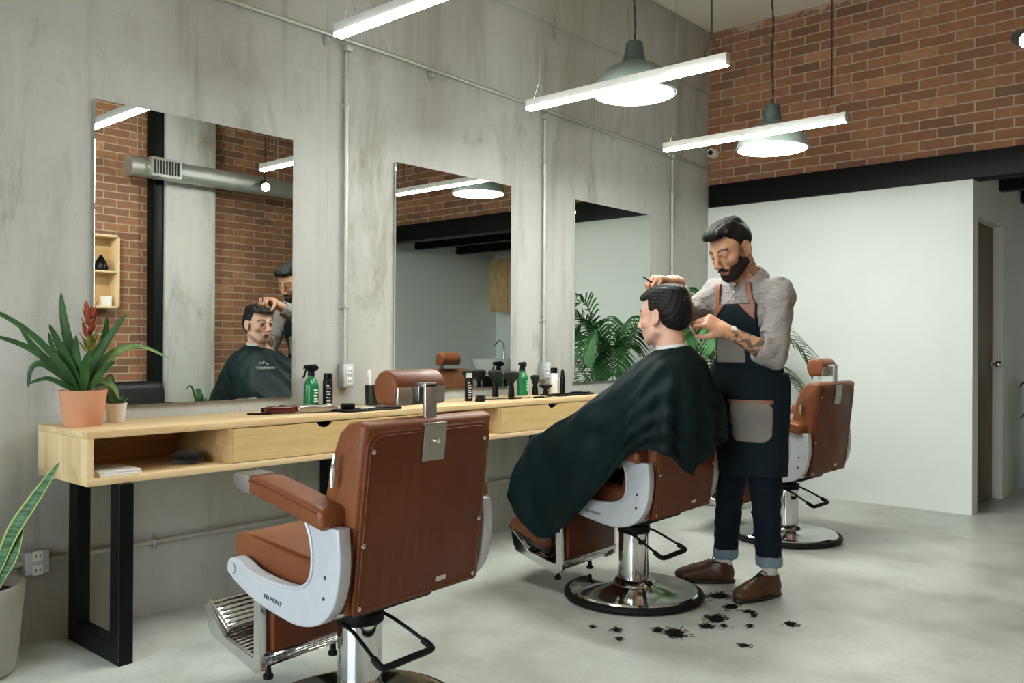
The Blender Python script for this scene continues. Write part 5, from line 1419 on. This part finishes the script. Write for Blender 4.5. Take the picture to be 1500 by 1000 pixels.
tool('straight_razor', 'dark razor at the far end of the farther counter, on the mat\'s far part', 'razor', (.305, 4.215, ZC+.0105), 1.45, f_razor, 'blk_plastic')

# in the open niches
zn = DB+TH
for i, (dx, rz, w) in enumerate(((0, .04, .15), (.004, -.03, .145))):
    o = obj('magazine', box(new(), -.10, .10, -w/2, w/2, 0, .009, .0015), MT['paper']); o.location = (.335-dx, 1.375+i*.004, zn+.0002+i*.0094); o.rotation_euler.z = rz
    tag(o, ['white magazine lying in the counter niche, bottom one', 'white magazine lying in the counter niche, top one'][i], 'magazine', 'magazines in the niche')
rnd = random.Random(11)
b = new(); sphere(b, (0, 0, .024), .06, (1.35, 1.0, .40), 24)
for v_ in b.verts: v_.co += Vector((rnd.uniform(-.003, .003), rnd.uniform(-.003, .003), 0)); v_.co.z = max(0, v_.co.z)
o = obj('folded_towel', b, MT['black_cloth'], None, 80); o.location = (.30, 1.695, zn); tag(o, 'rolled black towel in the counter niche, beside the drawer', 'towel')
b = new(); box(b, -.05, .05, -.035, .035, 0, .02, .006); o = obj('case', b, MT['blk_plastic']); o.location = (.30, 3.05, zn); tag(o, 'flat black case in the niche of the farther counter', 'case')

# ------------------------------------------------------------------ plants
def m_leaf(name, c, c2, band=None, edge=None):
    N = NT(name); v = N.coord()
    col = N.mix(N.ramp(N.noise(v, 14, 4), [(.3, (0, 0, 0)), (.7, (1, 1, 1))]), lin(c), lin(c2))
    if band:
        w = N.noise(N.coord(scale=(6, 6, 60)), 1.2, 4, .7, 1.0); col = N.mix(N.ramp(w, [(.45, (0, 0, 0)), (.55, (1, 1, 1))]), col, lin(band))
    if edge:
        at = N.node('ShaderNodeAttribute', attribute_name='Col'); sp = N.node('ShaderNodeSeparateColor'); N.link(at.outputs['Color'], sp.inputs[0])
        col = N.mix(N.ramp(sp.outputs[0], [(.70, (0, 0, 0)), (.78, (1, 1, 1))]), col, lin(edge))
    N.base(col); N.rough(.5); N.b.inputs['Specular IOR Level'].default_value = .3
    return N.m
MT['leaf'] = m_leaf('bromeliad_leaf', '1f3d1d', '37602a'); MT['leaf_pale'] = m_leaf('pale_leaf', '55713f', '7c9357')
MT['leaf_dark'] = m_leaf('dark_leaf', '0c1a12', '15281a'); MT['bract'] = m_leaf('red_bract', '7e3320', 'a34f2c'); MT['bract_y'] = m_leaf('yellow_green_bract', '6f7a35', '8f7f3c')
MT['snake'] = m_leaf('snake_plant_leaf', '24452c', '335a38', band='4d7350', edge='a8b06a')
MT['palm'] = m_leaf('palm_leaf', '184a1f', '2f6a2c'); MT['palm_stem'] = plain('palm_stem', '6c7a3a', .5)
MT['concrete_pot'] = plain('grey_concrete_pot', 'a19e93', .8, var=.07, scale=9, bump=.06)

def leaf_mesh(b, path, width, up=(0, 0, 1), cup=.25, n=16, thick=.0012, wf=None):
    """blade following `path` with a shallow channel; returns per-vertex edge weights through layer"""
    P = [Vector(p) for p in catmull(path, max(2, n//(len(path)-1)))]; N_ = len(P); rows = []
    lay = b.verts.layers.float.get('edge') or b.verts.layers.float.new('edge')
    for i, p in enumerate(P):
        t = i/(N_-1); d = (P[min(i+1, N_-1)]-P[max(i-1, 0)]).normalized()
        s = d.cross(Vector(up)); s = s.normalized() if s.length > 1e-4 else Vector((1, 0, 0)); nn = s.cross(d).normalized()
        w = width*(wf(t) if wf else (min(1, .45+t*1.6)*(1-t**3.2)**.8))+.0004
        row = []
        for k in (-1, -.55, 0, .55, 1):
            v = b.verts.new(p+s*w*k+nn*(abs(k)**1.5*w*cup)); v[lay] = abs(k); row.append(v)
        row2 = []
        for k in (1, .55, 0, -.55, -1):
            v = b.verts.new(p+s*w*k*.98+nn*(abs(k)**1.5*w*cup-thick)); v[lay] = abs(k); row2.append(v)
        rows.append(row+row2)
    for i in range(N_-1):
        for k in range(10): b.faces.new((rows[i][k], rows[i][(k+1) % 10], rows[i+1][(k+1) % 10], rows[i+1][k]))
    b.faces.new(rows[-1]); b.faces.new(list(reversed(rows[0])))
def leaf_obj(name, b, mat, parent):
    lay = b.verts.layers.float['edge']; ed = [v[lay] for v in b.verts]
    o = obj(name, b, mat, parent, 60)
    at = o.data.color_attributes.new('Col', 'FLOAT_COLOR', 'POINT'); at.data.foreach_set('color', np.repeat(np.array(ed, np.float32)[:, None], 4, 1).ravel()); return o

# bromeliad in terracotta
t = thing('potted_bromeliad', 'bromeliad with a red flower spike in a terracotta pot on the counter', 'potted plant', (.195, 1.345, ZC))
b = new(); lathe(b, [(.062, 0), (.065, .003), (.081, .128), (.081, .131), (.074, .131), (.072, .115)], 40); pot = obj('pot', b, MT['terra'], t)
b = new(); lathe(b, [(.073, .116), (.03, .121), (.001, .122)], 24); obj('soil', b, MT['soil'], pot)
b = new()
R_, U_ = Vector((.75, .66, 0)), Vector((0, 0, 1)); B_ = Vector((-.66, .75, 0))
def lp(pts, depth=0): return [R_*x*.00255+U_*(z*.00255+.118)+B_*depth*k/len(pts) for k, (x, z) in enumerate(pts)]
Lf = [([(-6, 0), (-14, 30), (-45, 75), (-82, 108), (-128, 130)], -.22, .012), ([(-8, 0), (-30, 35), (-60, 62), (-86, 76), (-112, 84)], -.16, .012), ([(-8, 2), (-26, 30), (-50, 55), (-75, 92)], -.10, .016), ([(-8, 0), (-25, 22), (-55, 42), (-72, 35), (-76, 8)], -.02, .016), ([(-6, 0), (-20, 12), (-40, 22), (-62, 14)], -.12, .010),
      ([(-4, 0), (-14, 45), (-28, 95), (-36, 145)], .02, .021), ([(-3, 0), (-12, 35), (-24, 70), (-34, 98)], -.10, .019), ([(3, 0), (16, 40), (36, 75), (64, 115)], -.02, .019), ([(4, 0), (22, 35), (50, 60), (80, 68)], .04, .014), ([(5, 0), (25, 22), (45, 40), (60, 46)], -.10, .013), ([(4, 0), (30, 55), (70, 68), (112, 50)], .10, .010), ([(0, 0), (-3, 30), (-4, 60), (-2, 84)], -.06, .017), ([(1, 0), (8, 24), (16, 48), (30, 62)], -.12, .018), ([(2, 0), (10, 40), (22, 84), (20, 110)], .10, .016), ([(-2, 0), (-20, 30), (-42, 55), (-54, 88)], .02, .014), ([(5, 0), (20, 18), (38, 10), (44, -10)], .06, .012)]
for k, (pts, dp, w) in enumerate(Lf):
    b = new(); leaf_mesh(b, lp(pts, dp), w, up=(.66, -.75, .2) if abs(pts[-1][0]) < 70 else (.55, -.62, .55), n=18); leaf_obj('leaf', b, MT['leaf'] if k not in (8, 10, 15) else MT['leaf_pale'], t)
b = new(); tube(b, [lp([(8, 0)])[0], lp([(9, 80)])[0]], .006, 8); st = obj('flower_stalk', b, MT['bract_y'], t)
rnd = random.Random(4)
for k in range(26):
    f = k/25; z = 52+f*64; a = k*2.4; ln = 30-8*f; b = new()
    p0 = Vector((lp([(9, z)])[0])); d = Vector((math.cos(a), math.sin(a), 0))
    leaf_mesh(b, [p0, p0+d*.016+U_*.010, p0+d*(.030-.012*f)+U_*(.028), p0+d*(.042-.020*f)+U_*(.046)], .0095, up=tuple(-d), n=8)
    leaf_obj('bract', b, MT['bract'] if f > .38 else MT['bract_y'], st)
# small plant in a white pot
t = thing('potted_succulent', 'small trailing plant in a white pot beside the terracotta pot', 'potted plant', (.145, 1.487, ZC))
b = new(); lathe(b, [(.028, 0), (.030, .002), (.0385, .066), (.040, .068), (.040, .073), (.036, .073), (.035, .062)], 32); pot = obj('pot', b, MT['white_pot'], t)
b = new(); lathe(b, [(.0355, .063), (.001, .066)], 20); obj('soil', b, MT['soil'], pot)
rnd = random.Random(2)
for k in range(26):
    a = rnd.uniform(0, 2*PI); r = rnd.uniform(.004, .03); h = rnd.uniform(.012, .035); b = new()
    p = Vector((r*math.cos(a), r*math.sin(a), .064)); d = Vector((math.cos(a), math.sin(a), 0))
    leaf_mesh(b, [p, p+d*.008+U_*h*.6, p+d*.022+U_*h], .005, up=tuple(-d), n=6); leaf_obj('leaf', b, MT['leaf'] if k % 3 else MT['leaf_pale'], t)
for (dx, h, w) in ((-.018, .17, .010), (-.03, .13, .012), (.012, .075, .008)):
    b = new(); leaf_mesh(b, [Vector((0, 0, .064)), R_*dx*.4+U_*h*.7, R_*dx*1.2+U_*h*1.05, R_*dx*3+U_*h*.85], w, up=(.66, -.75, .1), n=10); leaf_obj('leaf', b, MT['leaf_pale'], t)

# snake plant
t = thing('potted_snake_plant', 'snake plant in a grey concrete pot on the floor beside the counter', 'potted plant', (.185, .985, 0))
b = new(); lathe(b, [(.118, 0), (.132, .008), (.142, .05), (.160, .262), (.164, .296), (.162, .302), (.148, .302), (.145, .28), (.14, .26)], 56); pot = obj('pot', b, MT['concrete_pot'], t)
b = new(); lathe(b, [(.143, .265), (.08, .270), (.001, .272)], 32); obj('soil', b, MT['soil'], pot)
wf = lambda q: (min(1, .30+q*1.3))*(1-q**4)**.9
for (base, tip, bend, w) in (((.05, .03), (.20, .205, .715), (-.015, -.02), .026), ((.065, .045), (.125, .125, .545), (.015, .01), .020), ((.02, .0), (.065, .055, .735), (.012, .0), .034), ((-.03, .0), (-.05, -.06, .86), (.02, .02), .034), ((.0, -.05), (.04, -.15, .74), (.01, -.02), .032), ((-.04, .05), (-.10, .08, .76), (-.01, .01), .030), ((-.03, -.07), (-.10, -.16, .66), (0, 0), .030)):
    p0 = Vector((base[0], base[1], .262)); p2 = Vector((tip[0], tip[1], tip[2])); m = (p0+p2)/2+Vector((bend[0], bend[1], 0))
    b = new(); leaf_mesh(b, [p0, p0*.5+m*.5, m, m*.45+p2*.55, p2], w, up=(.62, -.75, .15), cup=.3, n=24, thick=.004, wf=wf); leaf_obj('leaf', b, MT['snake'], t)

# areca palm behind the client
t = thing('potted_palm', 'areca palm in the far corner, behind the client and the barber', 'potted plant', (.43, 5.56, 0))
b = new(); lathe(b, [(.13, 0), (.15, .01), (.18, .30), (.185, .31), (.165, .31), (.16, .28)], 40); pot = obj('pot', b, MT['concrete_pot'], t)
b = new(); lathe(b, [(.165, .285), (.001, .295)], 24); obj('soil', b, MT['soil'], pot)
rnd = random.Random(21)
def frond(a, reach, h, droop):
    d = Vector((math.cos(a), math.sin(a), 0)); p0 = d*.04+U_*.29
    path = catmull([p0, p0+d*reach*.18+U_*(h-.29)*.55, p0+d*reach*.5+U_*(h-.29)*.95, p0+d*reach*.85+U_*(h-.29)*(1-.25*droop), p0+d*reach*1.05+U_*(h-.29)*(1-.7*droop)], 7)
    P = [Vector(p) for p in path]; b = new(); tube(b, P, [.006-.0045*i/len(P) for i in range(len(P))], 6); st = obj('frond_stem', b, MT['palm_stem'], t)
    b = new(); n = 26
    for k in range(n):
        f = .36+.63*k/n; i = f*(len(P)-1); i0 = int(i); p = P[i0].lerp(P[min(i0+1, len(P)-1)], i-i0); ax = (P[min(i0+1, len(P)-1)]-P[max(i0-1, 0)]).normalized()
        s = ax.cross(U_).normalized(); upn = s.cross(ax)
        ln = .21*math.sin(PI*(.12+.85*(f-.36)/.64))**.7+.03
        for sg in (-1, 1):
            dd = (ax*.75+s*sg*.8+upn*.22).normalized(); q = [p, p+dd*ln*.5+upn*.01, p+dd*ln-U_*ln*(.22+.15*rnd.random())]
            leaf_mesh(b, q, .0075, up=tuple(upn), cup=.15, n=6, thick=.0006)
    leaf_obj('leaflets', b, MT['palm'], st)
for (a, r, h, dr) in ((-2.2, .32, 1.12, .4), (-1.6, .34, 1.26, .35), (-.9, .38, 1.34, .3), (-.4, .40, 1.18, .4), (.1, .42, 1.32, .3), (.72, .66, 1.24, .45), (.55, .60, .98, .55), (1.3, .38, 1.30, .3), (2.2, .30, 1.28, .3), (-1.1, .34, 1.46, .2), (-.7, .50, 1.0, .5)): frond(a, r, h, dr)
# plant by the opposite pillar and dark plant in the recess
def bush(loc, label, h, n, w, seed, mat='leaf'):
    t = thing('potted_plant', label, 'potted plant', loc); rnd = random.Random(seed)
    b = new(); lathe(b, [(.10, 0), (.12, .01), (.14, h*.28), (.13, h*.28), (.12, h*.25)], 28); pot = obj('pot', b, MT['ceramic_blk'], t)
    b = new(); lathe(b, [(.125, h*.255), (.001, h*.26)], 16); obj('soil', b, MT['soil'], pot)
    for k in range(n):
        a = k*2.4+rnd.random()*.4; d = Vector((math.cos(a), math.sin(a), 0)); r = rnd.uniform(.08, .28)*h; z = h*rnd.uniform(.6, 1)
        b = new(); leaf_mesh(b, [d*.02+U_*h*.25, d*r*.4+U_*z*.7, d*r*.9+U_*z, d*r*1.25+U_*(z-.05*h)], w, up=tuple(-d), n=9); leaf_obj('leaf', b, MT[mat], t)
bush((4.0, 4.12, 0), 'leafy plant in front of the concrete pillar, its tip seen in the first mirror', .74, 14, .030, 5)
bush((2.17, 7.62, 0), 'dark leafy plant in the dim recess at the right edge', .95, 30, .045, 9, 'leaf_dark')

# ------------------------------------------------------------------ cut hair on the floor
rnd = random.Random(33)
def clump(x, y, r, n, label, st=.5, rz=0):
    b = new()
    for k in range(n):
        a = rnd.uniform(0, 2*PI); q = r*abs(rnd.gauss(0, .45)); cx, cy = q*math.cos(a)*1.0, q*math.sin(a)*.75
        th = rnd.uniform(0, 2*PI); ln = rnd.uniform(.012, .032); cv = rnd.uniform(-1.2, 1.2); z = .0018+rnd.random()*.010*max(0, 1-q/r)
        pts = [(cx+ln*t*math.cos(th+cv*t), cy+ln*t*math.sin(th+cv*t), max(.0012, z*(1-.4*t))) for t in (-.5, 0, .5)]
        tube(b, pts, .0011, 4)
    sphere(b, (0, 0, 0), r*.5, (1.1, .8, .14), 12)
    o = obj('hair_clump', b, MT['black_hairclump'], None, 80); o.location = (x, y, .0002); o.rotation_euler.z = rz; tag(o, label, 'cut hair', 'clumps of cut hair on the floor')
HC = [(1.610, 3.530, .075, 150, 'dark hair clump on the floor between the barber\'s two shoes'), (1.753, 3.225, .078, 170, 'big dark hair clump in front of the barber\'s nearer shoe'), (1.772, 3.105, .040, 90, 'hair clump touching the near side of the biggest clump'),
      (1.725, 3.415, .055, 90, 'hair clump just left of the toe of the nearer shoe'), (1.815, 3.398, .032, 45, 'small hair tuft below the nearer shoe toe'), (2.011, 3.360, .042, 80, 'lone hair clump farthest right on the floor'), (1.720, 2.955, .080, 180, 'wide hair clump right of the chair base, nearest the camera'),
      (1.655, 2.935, .036, 60, 'small hair clump attached left of the wide near clump'), (1.531, 2.832, .028, 45, 'small hair clump directly in front of the chair base'), (1.985, 3.005, .030, 40, 'thin curled hair wisp nearest the camera on the right'),
      (1.850, 3.36, .018, 18, 'tiny hair wisp right of the small tuft'), (1.90, 3.23, .020, 18, 'tiny hair wisp between the biggest clump and the lone clump'), (1.44, 2.80, .020, 16, 'tiny hair wisp left, at the foot of the chair base'), (1.60, 2.75, .020, 16, 'tiny hair wisp in front of the small front clump'), (1.82, 3.16, .020, 22, 'tiny hair wisp right of the biggest clump')]
for (x, y, r, n, lb) in HC: clump(x, y, r, n, lb, rz=rnd.uniform(0, 3))
